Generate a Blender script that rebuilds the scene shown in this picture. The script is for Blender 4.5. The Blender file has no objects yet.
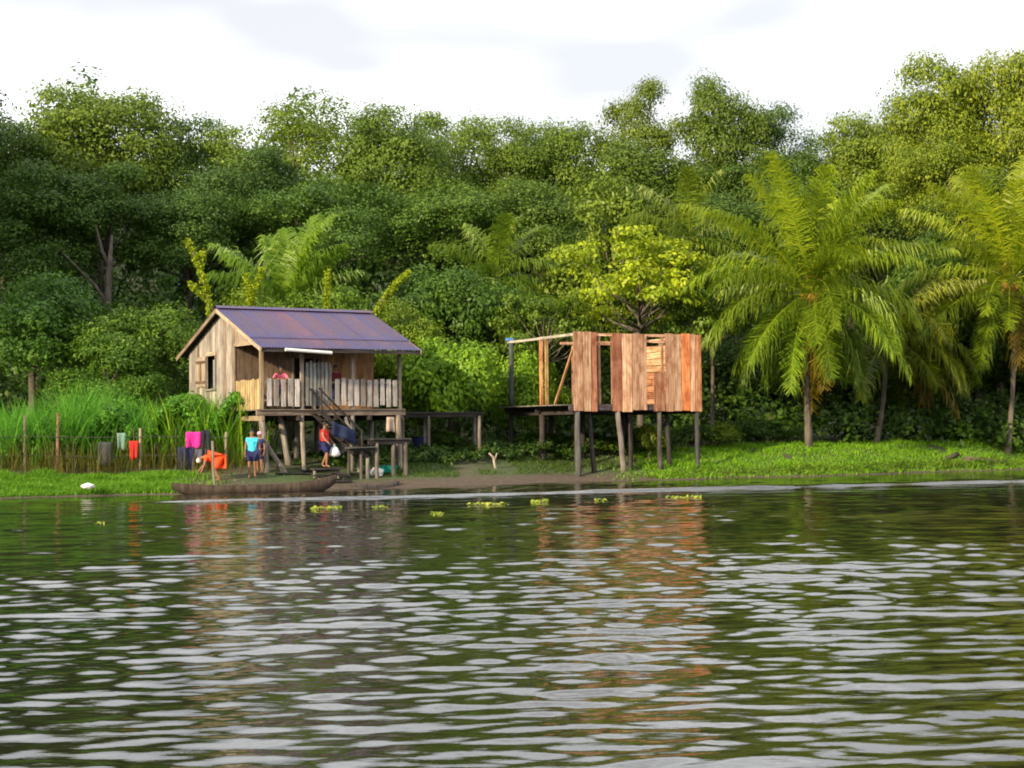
import bpy, math, random
import numpy as np
from mathutils import Vector, Matrix, Euler

R = math.radians
rnd = random.Random(7)
scene = bpy.context.scene
C = scene.collection

# ------------------------------------------------------------------ camera
FPX, CAM_H = 1600.0, 2.1
PITCH, ROLL = math.atan(44 / FPX), R(-0.6)
cam_d = bpy.data.cameras.new('camera')
cam = bpy.data.objects.new('camera', cam_d)
C.objects.link(cam)
cam_d.sensor_width = 36.0
cam_d.lens = 36.0 * FPX / 1024.0
cam_d.clip_start, cam_d.clip_end = 0.1, 6000
CAMROT = (Matrix.Rotation(math.pi / 2 + PITCH, 3, 'X') @ Matrix.Rotation(ROLL, 3, 'Z'))
cam.matrix_world = Matrix.Translation((0, 0, CAM_H)) @ CAMROT.to_4x4()
scene.camera = cam

# ------------------------------------------------------------------ sky, sun, exposure
SUN_DIR = Vector((-0.62, -0.70, 0.37)).normalized()      # towards the sun
SUN_EL = math.asin(SUN_DIR.z)
world = bpy.data.worlds.new('World')
scene.world = world
world.use_nodes = True
nt = world.node_tree
nt.nodes.clear()
w_out = nt.nodes.new('ShaderNodeOutputWorld')
sky = nt.nodes.new('ShaderNodeTexSky')
sky.sky_type = 'NISHITA'
sky.sun_disc = False
sky.sun_elevation = SUN_EL
sky.sun_rotation = math.atan2(SUN_DIR.x, SUN_DIR.y)
bg1 = nt.nodes.new('ShaderNodeBackground'); bg1.inputs[1].default_value = 0.10
nt.links.new(sky.outputs[0], bg1.inputs[0])
tc = nt.nodes.new('ShaderNodeTexCoord')
mp = nt.nodes.new('ShaderNodeMapping'); mp.inputs['Scale'].default_value = (1.6, 1.6, 5.0)
mp.inputs['Location'].default_value = (0.35, 0.2, 0.1)
mp.inputs['Rotation'].default_value = (0, 0, R(-21))
nt.links.new(tc.outputs['Generated'], mp.inputs[0])
nz = nt.nodes.new('ShaderNodeTexNoise'); nz.inputs['Scale'].default_value = 2.1; nz.inputs['Detail'].default_value = 2.5
nt.links.new(mp.outputs[0], nz.inputs[0])
cr = nt.nodes.new('ShaderNodeValToRGB')
cr.color_ramp.elements[0].position = 0.36; cr.color_ramp.elements[0].color = (0.405, 0.41, 0.425, 1)
cr.color_ramp.elements[1].position = 0.70; cr.color_ramp.elements[1].color = (1.0, 1.0, 1.0, 1)
nt.links.new(nz.outputs[0], cr.inputs[0])
bg2 = nt.nodes.new('ShaderNodeBackground'); bg2.inputs[1].default_value = 1.6
nt.links.new(cr.outputs[0], bg2.inputs[0])
mxs = nt.nodes.new('ShaderNodeMixShader'); mxs.inputs[0].default_value = 0.88      # overcast share
nt.links.new(bg1.outputs[0], mxs.inputs[1]); nt.links.new(bg2.outputs[0], mxs.inputs[2])
nt.links.new(mxs.outputs[0], w_out.inputs[0])

sun_d = bpy.data.lights.new('sun', 'SUN')
sun = bpy.data.objects.new('sun', sun_d); C.objects.link(sun)
sun_d.energy = 5.0; sun_d.angle = R(2.5); sun_d.color = (1.0, 0.82, 0.54)
sun.rotation_euler = (-SUN_DIR).to_track_quat('-Z', 'Y').to_euler()
sun.location = (-40, -30, 40)

scene.render.engine = 'CYCLES'
scene.view_settings.view_transform = 'Standard'
scene.view_settings.look = 'None'
scene.view_settings.exposure = 0.58
scene.view_settings.gamma = 1.0
scene.cycles.use_denoising = True
scene.cycles.filter_width = 1.9
scene.cycles.max_bounces = 5
scene.cycles.diffuse_bounces = 2
scene.cycles.glossy_bounces = 3
scene.cycles.transmission_bounces = 3
scene.cycles.caustics_reflective = False
scene.cycles.caustics_refractive = False

# ------------------------------------------------------------------ helpers
def at(px, py, Y):
    d = CAMROT @ Vector((px - 512, 384 - py, -FPX))
    return Vector((0, 0, CAM_H)) + d * (Y / d.y)

def shore_y(x):
    return 60 + 0.5 * x + 0.55 * np.sin(x * 0.31 + 1) + 0.3 * np.sin(x * 0.83)

def ground_z(x, y):
    x = np.asarray(x, float); y = np.asarray(y, float)
    s = (y - shore_y(x)) * 0.894
    k = np.clip((x - 3) / 8, 0, 1)
    slope = 0.20 + 0.13 * k
    land = np.minimum(0.10 + s * slope, 0.95 + 0.015 * s + 0.15 * k)
    bed = np.maximum(0.10 + s * 0.28, -1.6)
    z = np.where(s > 0, land, bed)
    z = z + np.clip((y - 112 - .2 * np.clip(x, -60, 60)) * .7, 0, 24)          # the land climbs behind the forest
    return z + np.where(s > 0.4, 0.05 * np.sin(x * 1.3 + y * .7) * np.sin(y * 1.1 - x * .4), 0)

def gpt(px, Y):
    p = at(px, 430, Y)
    return Vector((p.x, Y, float(ground_z(p.x, Y))))

def tag(o, label=None, cat=None, group=None, kind=None):
    if label: o['label'] = label
    if cat: o['category'] = cat
    if group: o['group'] = group
    if kind: o['kind'] = kind
    return o

def link(o, parent=None):
    C.objects.link(o)
    if parent is not None:
        o.parent = parent
        o.matrix_parent_inverse = parent.matrix_basis.inverted()
    return o

def empty(name, loc, rz=0.0):
    o = bpy.data.objects.new(name, None)
    o.empty_display_size = 0.2
    o.matrix_basis = Matrix.Translation(loc) @ Matrix.Rotation(rz, 4, 'Z')
    C.objects.link(o)
    return o

def mesh_np(name, verts, faces, mat=None, tint=None, smooth=False):
    """verts (n,3), faces list of arrays or an (m,k) array"""
    me = bpy.data.meshes.new(name)
    verts = np.ascontiguousarray(verts, dtype=np.float32)
    if isinstance(faces, np.ndarray):
        m, k = faces.shape
        me.vertices.add(len(verts)); me.vertices.foreach_set('co', verts.ravel())
        me.loops.add(m * k); me.loops.foreach_set('vertex_index', faces.astype(np.int32).ravel())
        me.polygons.add(m)
        me.polygons.foreach_set('loop_start', np.arange(0, m * k, k, dtype=np.int32))
        me.polygons.foreach_set('loop_total', np.full(m, k, dtype=np.int32))
        if smooth: me.polygons.foreach_set('use_smooth', np.ones(m, dtype=bool))
        me.update(calc_edges=True)
    else:
        me.from_pydata([tuple(v) for v in verts.tolist()], [], faces)
        if smooth:
            for p in me.polygons: p.use_smooth = True
        me.update()
    if tint is not None:
        a = me.attributes.new('tint', 'FLOAT', 'POINT')
        a.data.foreach_set('value', np.ascontiguousarray(tint, dtype=np.float32))
    if mat: me.materials.append(mat)
    return me

def obj(name, me, parent=None, mtx=None, color=None):
    o = bpy.data.objects.new(name, me)
    if mtx is not None: o.matrix_basis = mtx
    if color: o.color = (*color, 1)
    return link(o, parent)

class MB:
    """collects simple shapes for one mesh"""
    def __init__(s): s.v = []; s.f = []
    def add(s, v, f):
        b = len(s.v); s.v += [tuple(x) for x in v]; s.f += [tuple(i + b for i in q) for q in f]; return s
    def box(s, lo, hi):
        x0, y0, z0 = lo; x1, y1, z1 = hi
        return s.add([(x0, y0, z0), (x1, y0, z0), (x1, y1, z0), (x0, y1, z0), (x0, y0, z1), (x1, y0, z1), (x1, y1, z1), (x0, y1, z1)],
                     [(0, 3, 2, 1), (4, 5, 6, 7), (0, 1, 5, 4), (1, 2, 6, 5), (2, 3, 7, 6), (3, 0, 4, 7)])
    def tube(s, pts, rad, n=8, cap=True):
        pts = [Vector(p) for p in pts]; v = []; f = []
        a = None
        for i, p in enumerate(pts):
            d = (pts[min(i + 1, len(pts) - 1)] - pts[max(i - 1, 0)]).normalized()
            if a is None: a = d.orthogonal().normalized()
            a = (a - d * a.dot(d)).normalized(); b = d.cross(a)
            for k in range(n):
                t = 2 * math.pi * k / n
                v.append(p + (a * math.cos(t) + b * math.sin(t)) * rad[i])
        for i in range(len(pts) - 1):
            for k in range(n):
                f.append((i * n + k, i * n + (k + 1) % n, (i + 1) * n + (k + 1) % n, (i + 1) * n + k))
        if cap:
            f.append(tuple(range(n - 1, -1, -1))); f.append(tuple(range((len(pts) - 1) * n, len(pts) * n)))
        return s.add(v, f)
    def ball(s, c, r, nu=8, nv=6, sc=(1, 1, 1)):
        v = [(c[0], c[1], c[2] - r * sc[2])]; f = []
        for j in range(1, nv):
            ph = math.pi * j / nv
            for i in range(nu):
                t = 2 * math.pi * i / nu
                v.append((c[0] + r * sc[0] * math.sin(ph) * math.cos(t), c[1] + r * sc[1] * math.sin(ph) * math.sin(t), c[2] - r * sc[2] * math.cos(ph)))
        v.append((c[0], c[1], c[2] + r * sc[2]))
        for i in range(nu): f.append((0, 1 + (i + 1) % nu, 1 + i))
        for j in range(nv - 2):
            for i in range(nu):
                a = 1 + j * nu + i; b = 1 + j * nu + (i + 1) % nu
                f.append((a, b, b + nu, a + nu))
        l = len(v) - 1; o = 1 + (nv - 2) * nu
        for i in range(nu): f.append((o + i, o + (i + 1) % nu, l))
        return s.add(v, f)
    def build(s, name, mat, parent=None, mtx=None, smooth=False, color=None):
        return obj(name, mesh_np(name, np.array(s.v), s.f, mat, smooth=smooth), parent, mtx, color)

def bar(name, p0, p1, w, h, mat, parent, up=(0, 0, 1), jit=0.006, color=None, cut=0.0):
    """a sawn board from p0 to p1; w across, h thick; ends and edges a little uneven"""
    p0, p1 = Vector(p0), Vector(p1); d = p1 - p0; L = d.length; d.normalize()
    up = Vector(up)
    if abs(d.dot(up.normalized())) > 0.95: up = Vector((0, 1, 0))
    x = d.cross(up).normalized(); y = d.cross(x).normalized()          # x across, y thickness
    M = Matrix((x, y, d)).transposed().to_4x4(); M.translation = p0
    v = []; f = []; n = 4
    for i in range(n):
        z = L * i / (n - 1)
        e = rnd.uniform(-cut, cut) if i in (0, n - 1) else 0
        for a, b in ((-1, -1), (1, -1), (1, 1), (-1, 1)):
            v.append((a * w / 2 + rnd.uniform(-jit, jit), b * h / 2 + rnd.uniform(-jit, jit) * .5, z + e + a * rnd.uniform(-cut, cut) * .4))
        if i:
            o = (i - 1) * 4
            for k in range(4): f.append((o + k, o + (k + 1) % 4, o + 4 + (k + 1) % 4, o + 4 + k))
    f.append((3, 2, 1, 0)); o = (n - 1) * 4; f.append((o, o + 1, o + 2, o + 3))
    return obj(name, mesh_np(name, np.array(v), f, mat), parent, M, color)

def post(name, p0, p1, r, mat, parent, n=8, taper=0.85, color=None):
    p0, p1 = Vector(p0), Vector(p1); L = (p1 - p0).length
    q = (p1 - p0).to_track_quat('Z', 'Y')
    m = MB(); pts = []; rr = []
    for i in range(6):
        t = i / 5
        pts.append((rnd.uniform(-.12, .12) * r if 0 < i < 5 else 0, rnd.uniform(-.12, .12) * r if 0 < i < 5 else 0, L * t))
        rr.append(r * (1 + (taper - 1) * t) * rnd.uniform(.94, 1.06))
    m.tube(pts, rr, n)
    M = q.to_matrix().to_4x4(); M.translation = p0
    return m.build(name, mat, parent, M, smooth=True, color=color)

# ------------------------------------------------------------------ materials
def new_mat(name):
    m = bpy.data.materials.new(name); m.use_nodes = True
    n = m.node_tree; n.nodes.clear()
    o = n.nodes.new('ShaderNodeOutputMaterial')
    b = n.nodes.new('ShaderNodeBsdfPrincipled')
    n.links.new(b.outputs[0], o.inputs[0])
    return m, n, b, o

def ramp(n, els):
    r = n.nodes.new('ShaderNodeValToRGB'); e = r.color_ramp.elements
    e[0].position, e[0].color = els[0][0], (*els[0][1], 1)
    e[1].position, e[1].color = els[-1][0], (*els[-1][1], 1)
    for p, c in els[1:-1]:
        x = e.new(p); x.color = (*c, 1)
    return r

def noise(n, scale, detail=4, vec=None, mapscale=None, rough=0.55, offset=None):
    t = n.nodes.new('ShaderNodeTexNoise'); t.inputs['Scale'].default_value = scale
    t.inputs['Detail'].default_value = detail; t.inputs['Roughness'].default_value = rough
    if mapscale or offset:
        mp = n.nodes.new('ShaderNodeMapping')
        if mapscale: mp.inputs['Scale'].default_value = mapscale
        n.links.new(vec, mp.inputs[0])
        if offset: n.links.new(offset, mp.inputs['Location'])
        vec = mp.outputs[0]
    if vec: n.links.new(vec, t.inputs['Vector'])
    return t

def mixc(n, mode, fac, a, b):
    x = n.nodes.new('ShaderNodeMix'); x.data_type = 'RGBA'; x.blend_type = mode
    for sock, val in ((x.inputs[0], fac), (x.inputs[6], a), (x.inputs[7], b)):
        if hasattr(val, 'links') or hasattr(val, 'is_linked'): n.links.new(val, sock)
        elif isinstance(val, (int, float)): sock.default_value = val
        else: sock.default_value = (*val, 1)
    return x.outputs[2]

def mat_leaf(name, dark, light, trans=0.35, rough=0.45):
    """leaf colour from a per-leaf tint, times the object's own colour"""
    m, n, b, o = new_mat(name)
    at_ = n.nodes.new('ShaderNodeAttribute'); at_.attribute_name = 'tint'
    mid = tuple((a + c) / 2 * 1.0 for a, c in zip(dark, light))
    r = ramp(n, [(0.0, dark), (0.55, mid), (1.0, light)])
    n.links.new(at_.outputs['Fac'], r.inputs[0])
    oi = n.nodes.new('ShaderNodeObjectInfo')
    col = mixc(n, 'MULTIPLY', 1.0, r.outputs[0], oi.outputs['Color'])
    n.links.new(col, b.inputs['Base Color'])
    b.inputs['Roughness'].default_value = rough
    b.inputs['Specular IOR Level'].default_value = 0.25
    t = n.nodes.new('ShaderNodeBsdfTranslucent'); n.links.new(col, t.inputs[0])
    mx = n.nodes.new('ShaderNodeMixShader'); mx.inputs[0].default_value = trans
    n.links.new(b.outputs[0], mx.inputs[1]); n.links.new(t.outputs[0], mx.inputs[2])
    n.links.new(mx.outputs[0], o.inputs[0])
    return m

def mat_wood(name, c0, c1, c2, rough=0.85, grain=1.0, stain=None):
    m, n, b, o = new_mat(name)
    tc = n.nodes.new('ShaderNodeTexCoord'); oi = n.nodes.new('ShaderNodeObjectInfo')
    cmb = n.nodes.new('ShaderNodeCombineXYZ')
    mu = n.nodes.new('ShaderNodeMath'); mu.operation = 'MULTIPLY'; mu.inputs[1].default_value = 57.0
    n.links.new(oi.outputs['Random'], mu.inputs[0])
    for i in range(3): n.links.new(mu.outputs[0], cmb.inputs[i])
    g = noise(n, 1.0, 6, tc.outputs['Object'], (26 * grain, 26 * grain, 1.1 * grain), 0.6, cmb.outputs[0])
    r = ramp(n, [(0.28, c0), (0.5, c1), (0.74, c2)])
    n.links.new(g.outputs[0], r.inputs[0])
    # each board a little lighter or darker, and blotched by weather
    v = n.nodes.new('ShaderNodeMapRange'); v.inputs['To Min'].default_value = 0.72; v.inputs['To Max'].default_value = 1.22
    n.links.new(oi.outputs['Random'], v.inputs[0])
    c = mixc(n, 'MULTIPLY', 1.0, r.outputs[0], v.outputs[0])
    bl = noise(n, 2.2, 3, tc.outputs['Object'], (2.0, 2.0, 0.9), 0.6, cmb.outputs[0])
    rb = ramp(n, [(0.36, stain or (0.62, 0.60, 0.60)), (0.58, (1, 1, 1))])
    n.links.new(bl.outputs[0], rb.inputs[0])
    c = mixc(n, 'MULTIPLY', 0.85, c, rb.outputs[0])
    c = mixc(n, 'MULTIPLY', 1.0, c, oi.outputs['Color'])
    n.links.new(c, b.inputs['Base Color'])
    b.inputs['Roughness'].default_value = rough
    b.inputs['Specular IOR Level'].default_value = 0.2
    bp = n.nodes.new('ShaderNodeBump'); bp.inputs['Strength'].default_value = 0.35; bp.inputs['Distance'].default_value = 0.01
    n.links.new(g.outputs[0], bp.inputs['Height']); n.links.new(bp.outputs[0], b.inputs['Normal'])
    return m

def mat_plain(name, col, rough=0.8, var=0.18, scale=9.0, spec=0.3, metallic=0.0):
    m, n, b, o = new_mat(name)
    tc = n.nodes.new('ShaderNodeTexCoord')
    g = noise(n, scale, 4, tc.outputs['Object'])
    r = ramp(n, [(0.3, tuple(c * (1 - var) for c in col)), (0.7, tuple(min(1, c * (1 + var)) for c in col))])
    n.links.new(g.outputs[0], r.inputs[0]); n.links.new(r.outputs[0], b.inputs['Base Color'])
    b.inputs['Roughness'].default_value = rough; b.inputs['Specular IOR Level'].default_value = spec
    b.inputs['Metallic'].default_value = metallic
    return m

LEAF = mat_leaf('broad_leaf', (0.030, 0.075, 0.010), (0.155, 0.240, 0.024))
LEAF_FAR = mat_leaf('forest_leaf', (0.030, 0.072, 0.012), (0.150, 0.225, 0.030), 0.35)
FROND = mat_leaf('palm_leaflet', (0.050, 0.105, 0.010), (0.190, 0.240, 0.024), 0.35, 0.38)
GRASS = mat_leaf('grass_blade', (0.06, 0.18, 0.018), (0.20, 0.38, 0.035), 0.4)
BARK = mat_wood('bark', (0.05, 0.042, 0.033), (0.12, 0.10, 0.08), (0.20, 0.18, 0.15), 0.95, 0.35)
WOOD_GREY = mat_wood('weathered_wood', (0.12, 0.10, 0.088), (0.28, 0.245, 0.21), (0.42, 0.38, 0.335))
WOOD_POST = mat_wood('post_wood', (0.08, 0.07, 0.065), (0.19, 0.175, 0.155), (0.30, 0.28, 0.25), 0.9, 0.5)
WOOD_DARK = mat_wood('dark_wood', (0.02, 0.017, 0.017), (0.05, 0.042, 0.04), (0.09, 0.075, 0.07))  # very dark brown wood for beams, stairs, stilts and small parts
WOOD_FRESH = mat_wood('fresh_sawn_wood', (0.20, 0.10, 0.06), (0.48, 0.29, 0.185), (0.70, 0.51, 0.37), 0.8, 0.8, (0.55, 0.42, 0.36))

# ------------------------------------------------------------------ ground and water
def axis(lo, hi, step, far):
    a = np.arange(lo, hi + step, step)
    out = [b for b in (6, 18, 45, 110, 300, 900, far)]
    return np.concatenate([[lo - b for b in out[::-1]], a, [a[-1] + b for b in out]])

def grid_faces(nx, ny):
    i, j = np.meshgrid(np.arange(nx - 1), np.arange(ny - 1), indexing='ij')
    a = (i * ny + j).ravel()
    return np.stack([a, a + ny, a + ny + 1, a + 1], 1)

gx = axis(-50, 50, 0.7, 2500); gy = axis(35, 110, 0.6, 2500)
X, Yg = np.meshgrid(gx, gy, indexing='ij')
Z = ground_z(np.clip(X, -60, 60), Yg - np.where(np.abs(X) > 60, 0.5 * (X - np.clip(X, -60, 60)), 0))
rng = np.random.default_rng(3)
GROUND, n, b, o = new_mat('earth')
tc = n.nodes.new('ShaderNodeTexCoord')
g1 = noise(n, 0.35, 6, tc.outputs['Object']); g2 = noise(n, 6.0, 5, tc.outputs['Object'])
r1 = ramp(n, [(0.36, (0.055, 0.095, 0.022)), (0.52, (0.055, 0.07, 0.025)), (0.66, (0.085, 0.07, 0.042))])
n.links.new(g1.outputs[0], r1.inputs[0])
r2 = ramp(n, [(0.3, (0.6, 0.6, 0.6)), (0.7, (1.2, 1.2, 1.2))]); n.links.new(g2.outputs[0], r2.inputs[0])
sx = n.nodes.new('ShaderNodeSeparateXYZ'); n.links.new(tc.outputs['Object'], sx.inputs[0])
mr = n.nodes.new('ShaderNodeMapRange'); mr.inputs['From Min'].default_value = 0.16; mr.inputs['From Max'].default_value = 0.34
n.links.new(sx.outputs[2], mr.inputs[0])
cc = mixc(n, 'MIX', mr.outputs[0], (0.085, 0.060, 0.042), r1.outputs[0])        # bare mud along the water
cc = mixc(n, 'MULTIPLY', 1.0, cc, r2.outputs[0])
n.links.new(cc, b.inputs['Base Color']); b.inputs['Roughness'].default_value = 0.95
bp = n.nodes.new('ShaderNodeBump'); bp.inputs['Strength'].default_value = 0.6; bp.inputs['Distance'].default_value = 0.06
n.links.new(g2.outputs[0], bp.inputs['Height']); n.links.new(bp.outputs[0], b.inputs['Normal'])
tag(obj('ground', mesh_np('ground', np.stack([X, Yg, Z], -1).reshape(-1, 3), grid_faces(len(gx), len(gy)), GROUND, smooth=True)), kind='structure')

WATER, n, b, o = new_mat('river_water')
tc = n.nodes.new('ShaderNodeTexCoord')
w1 = noise(n, 1.0, 3, tc.outputs['Object'], (4.0, 13.0, 1.0)); w2 = noise(n, 0.12, 3, tc.outputs['Object'])
rw = ramp(n, [(0.35, (0.008, 0.010, 0.006)), (0.65, (0.024, 0.019, 0.011))]); n.links.new(w2.outputs[0], rw.inputs[0])
n.links.new(rw.outputs[0], b.inputs['Base Color'])
b.inputs['Roughness'].default_value = 0.035; b.inputs['IOR'].default_value = 2.4
b.inputs['Specular IOR Level'].default_value = 0.5
bp = n.nodes.new('ShaderNodeBump'); bp.inputs['Strength'].default_value = 0.12; bp.inputs['Distance'].default_value = 0.02
n.links.new(w1.outputs[0], bp.inputs['Height']); n.links.new(bp.outputs[0], b.inputs['Normal'])
wx = np.concatenate([[-3000, -900, -250, -80, -48], np.arange(-34, -8, 0.2), np.arange(-8, 8, 0.065), np.arange(8, 34.01, 0.2), [48, 80, 250, 900, 3000]])
ys = [4.0]
while ys[-1] < 78: ys.append(ys[-1] + (0.042 + 0.0027 * max(0, ys[-1] - 8)) * (.6 if 46 < ys[-1] < 57 else 1))
wy = np.concatenate([[-3000, -900, -250, -60, -15, 0], ys, [90, 250, 900, 3000]])
X, Yg = np.meshgrid(wx, wy, indexing='ij')
Z = np.zeros_like(X)
slopes = np.zeros_like(X)
for i in range(64):
    lam = 0.17 * (0.78 / 0.17) ** rng.random() if i < 54 else rng.uniform(1.1, 2.4)
    th = rng.normal(0, 0.33) - 0.13
    kx, ky = math.sin(th) * 2 * math.pi / lam, math.cos(th) * 2 * math.pi / lam
    sl = 0.0255 * rng.uniform(.6, 1.2) * (1.0 if i < 54 else .7)
    ph = rng.uniform(0, 6.28)
    warp = 0.7 * np.sin(X * .35 + i) + 0.7 * np.sin(Yg * .27 + 1.7 * i)
    fade = 1.0 if lam > .6 else np.clip((lam * 75 - Yg) / 8 + 1, 0, 1) * np.where(np.abs(X) < 8, 1, .6)
    Z += fade * sl * lam / (2 * math.pi) * np.sin(kx * X + ky * Yg + ph + warp)
patch = 0.5 + 0.25 * np.sin(X * 0.22 + 0.9 * np.sin(Yg * 0.13)) + 0.25 * np.sin(Yg * 0.34 + 1.2 * np.sin(X * 0.11 + 2))
calm = np.clip((Yg - 34) / 18, 0, 1)
near = np.clip((Yg - 9) / 20, 0, 1)
amp = (0.62 + 0.6 * patch) * (0.62 + 0.55 * near) * (1 - 0.30 * calm)
Z *= amp
# a long low wake running along the bank
wd = Yg - (50.6 + 0.31 * X + 0.25 * np.sin(X * .5))
Z += (0.075 + 0.05 * np.clip((X + 2) / 10, 0, 1)) * np.exp(-(wd / 0.5) ** 2) * np.cos(wd * 5.0) * np.clip((X + 12) / 3, 0, 1)
inner = (np.abs(X) < 33) & (Yg > 3) & (Yg < 78)
Z = np.where(inner, Z, 0)
tag(obj('river', mesh_np('river', np.stack([X, Yg, Z], -1).reshape(-1, 3), grid_faces(len(wx), len(wy)), WATER, smooth=True)), kind='structure')

# ------------------------------------------------------------------ foliage machinery
def leaf_cloud(c, nrm, size, tint, rng, aspect=0.5):
    """diamond leaves: centres, normals, half lengths -> verts, faces, tints"""
    N = len(c)
    nrm = nrm / (np.linalg.norm(nrm, axis=1, keepdims=True) + 1e-9)
    t = rng.normal(size=(N, 3)); t -= nrm * np.sum(t * nrm, 1, keepdims=True)
    t /= np.linalg.norm(t, axis=1, keepdims=True) + 1e-9
    b = np.cross(nrm, t)
    s = size[:, None]; k = s * aspect
    v = np.stack([c - t * s, c - b * k + nrm * s * .18, c + t * s, c + b * k + nrm * s * .18], 1).reshape(-1, 3)
    f = np.arange(4 * N).reshape(N, 4)
    return v, f, np.repeat(np.clip(tint, 0, 1), 4)

def clump_leaves(centers, radii, outward, per, lsize, rng, flat=0.6, up=0.5, spread=0.55):
    K = len(centers)
    d = rng.normal(size=(K, per, 3)); d /= np.linalg.norm(d, axis=2, keepdims=True)
    r = rng.random((K, per, 1)) ** 0.45
    p = d * r * radii[:, None, None]; p[:, :, 2] *= flat
    c = (centers[:, None, :] + p).reshape(-1, 3)
    nr = (outward[:, None, :] * 0.8 + d * 0.7 + np.array([0, 0, up]) + rng.normal(size=d.shape) * spread).reshape(-1, 3)
    tint = (np.repeat(rng.random(K), per) * 0.5 + rng.random(K * per) * 0.5)
    size = lsize * rng.uniform(.6, 1.35, K * per)
    return c, nr, size, tint

def lobed_crown(rng, R_, z0, z1, nl, nclump, per, lsize, lobe=0.42, flat=0.6, crad=0.95):
    """a crown made of lobes; clumps of leaves sit on the lobes"""
    ctr = np.array([0, 0, (z0 + z1) / 2]); hz = (z1 - z0) / 2
    L = []; tries = 0
    while len(L) < nl and tries < 4000:
        tries += 1
        d = rng.normal(size=3); d /= np.linalg.norm(d)
        if d[2] < -0.55: continue
        q = rng.uniform(.35, 1.0) ** .6 * (1 - lobe)
        p = d * np.array([R_, R_, hz]) * q
        if all(np.linalg.norm((p - o_) / np.array([R_, R_, hz])) > 0.26 for o_ in L): L.append(p)
    L = np.array(L); lr = R_ * lobe * rng.uniform(.65, 1.15, len(L))
    k = rng.integers(0, len(L), nclump)
    d = rng.normal(size=(nclump, 3)); d[:, 2] = d[:, 2] * .8 + .25
    bias = L[k] / (np.linalg.norm(L[k], axis=1, keepdims=True) + 1e-6)
    d = d + bias * .6
    d /= np.linalg.norm(d, axis=1, keepdims=True)
    cl = L[k] + d * lr[k][:, None] * rng.uniform(.55, 1.05, (nclump, 1)) * np.array([1, 1, .75])
    c, nr, s, t = clump_leaves(cl + ctr, np.full(nclump, crad) * rng.uniform(.7, 1.3, nclump), d, per, lsize, rng, flat)
    return leaf_cloud(c, nr, s, t, rng), L + ctr, lr

def branch_mesh(name, lobes, h_fork, r0, rng, mat, lean=0.3, zbase=0.0):
    m = MB()
    top = Vector((rng.uniform(-lean, lean), rng.uniform(-lean, lean), h_fork))
    m.tube([(0, 0, zbase), (0.02, 0, h_fork * .1), top * .5 + Vector((rng.uniform(-.15, .15), 0, 0)), top], [r0 * 1.35, r0, r0 * .85, r0 * .72], 9)
    hi = max(l[2] for l in lobes)
    lead = top + Vector((rng.uniform(-.6, .6), rng.uniform(-.6, .6), (hi - h_fork) * .8))
    m.tube([top, (top + lead) / 2 + Vector((.2, .1, 0)), lead], [r0 * .72, r0 * .45, r0 * .1], 7)
    for l in lobes:
        l = Vector(l); t = min(.85, max(0.0, (l.z - h_fork) / max(hi - h_fork, .1) * .55))
        a = top.lerp(lead, t); mid = a.lerp(l, .5) + Vector((0, 0, -.08 * (l - a).length))
        m.tube([a, mid, l], [r0 * .38, r0 * .22, r0 * .06], 6)
    return mesh_np(name, np.array(m.v), m.f, mat, smooth=True)

VAR = {}
def make_variant(key, seed, R_, z0, z1, nl, ncl, per, ls, trunk_r, fork, mat, lobe=.42, flat=.6, crad=.95):
    r_ = np.random.default_rng(seed)
    (v, f, t), L, lr = lobed_crown(r_, R_, z0, z1, nl, ncl, per, ls, lobe, flat, crad)
    VAR[key] = dict(crown=mesh_np('crown', v, f, mat, t), trunk=branch_mesh('trunk', L, fork, trunk_r, r_, BARK, zbase=-.3),
                    w=float(np.percentile(np.abs(v[:, 0]), 98) * 2), h=float(np.percentile(v[:, 2], 99.6)), name=key)

make_variant('f0', 11, 5.2, 8.0, 20.0, 17, 640, 52, 0.100, 0.32, 9.5, LEAF_FAR)
make_variant('f1', 12, 4.6, 6.5, 20.0, 16, 620, 52, 0.098, 0.28, 8.0, LEAF_FAR, .40)
make_variant('f2', 13, 5.8, 9.5, 20.0, 18, 640, 52, 0.100, 0.34, 11.0, LEAF_FAR, .38)
make_variant('f3', 14, 4.2, 9.0, 20.0, 13, 420, 42, 0.09, 0.25, 10.0, LEAF_FAR, .36, crad=.8)     # airy
make_variant('f4', 15, 5.4, 11.5, 20.0, 12, 360, 42, 0.09, 0.28, 12.5, LEAF_FAR, .34, crad=.8)    # airy, flat topped
make_variant('m0', 21, 3.6, 1.0, 8.0, 16, 440, 46, 0.09, 0.16, 2.6, LEAF, .40, crad=.75)
make_variant('m1', 22, 3.8, 1.5, 8.0, 14, 440, 46, 0.09, 0.17, 3.0, LEAF, .42, .5, .75)
make_variant('y0', 23, 3.9, 3.0, 8.0, 20, 210, 40, 0.10, 0.15, 3.2, LEAF, .24, .32, .66)          # layered pads
make_variant('b0', 31, 2.4, 0.0, 3.6, 13, 340, 30, 0.09, 0.06, 0.5, LEAF, .42, .7, .55)
make_variant('b1', 32, 2.5, 0.1, 3.4, 12, 320, 30, 0.085, 0.06, 0.6, LEAF, .40, .6, .55)
make_variant('s0', 33, 1.1, 0.0, 1.8, 7, 110, 16, 0.085, 0.03, 0.3, LEAF, .45, .8, .35)           # small shrub

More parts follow.
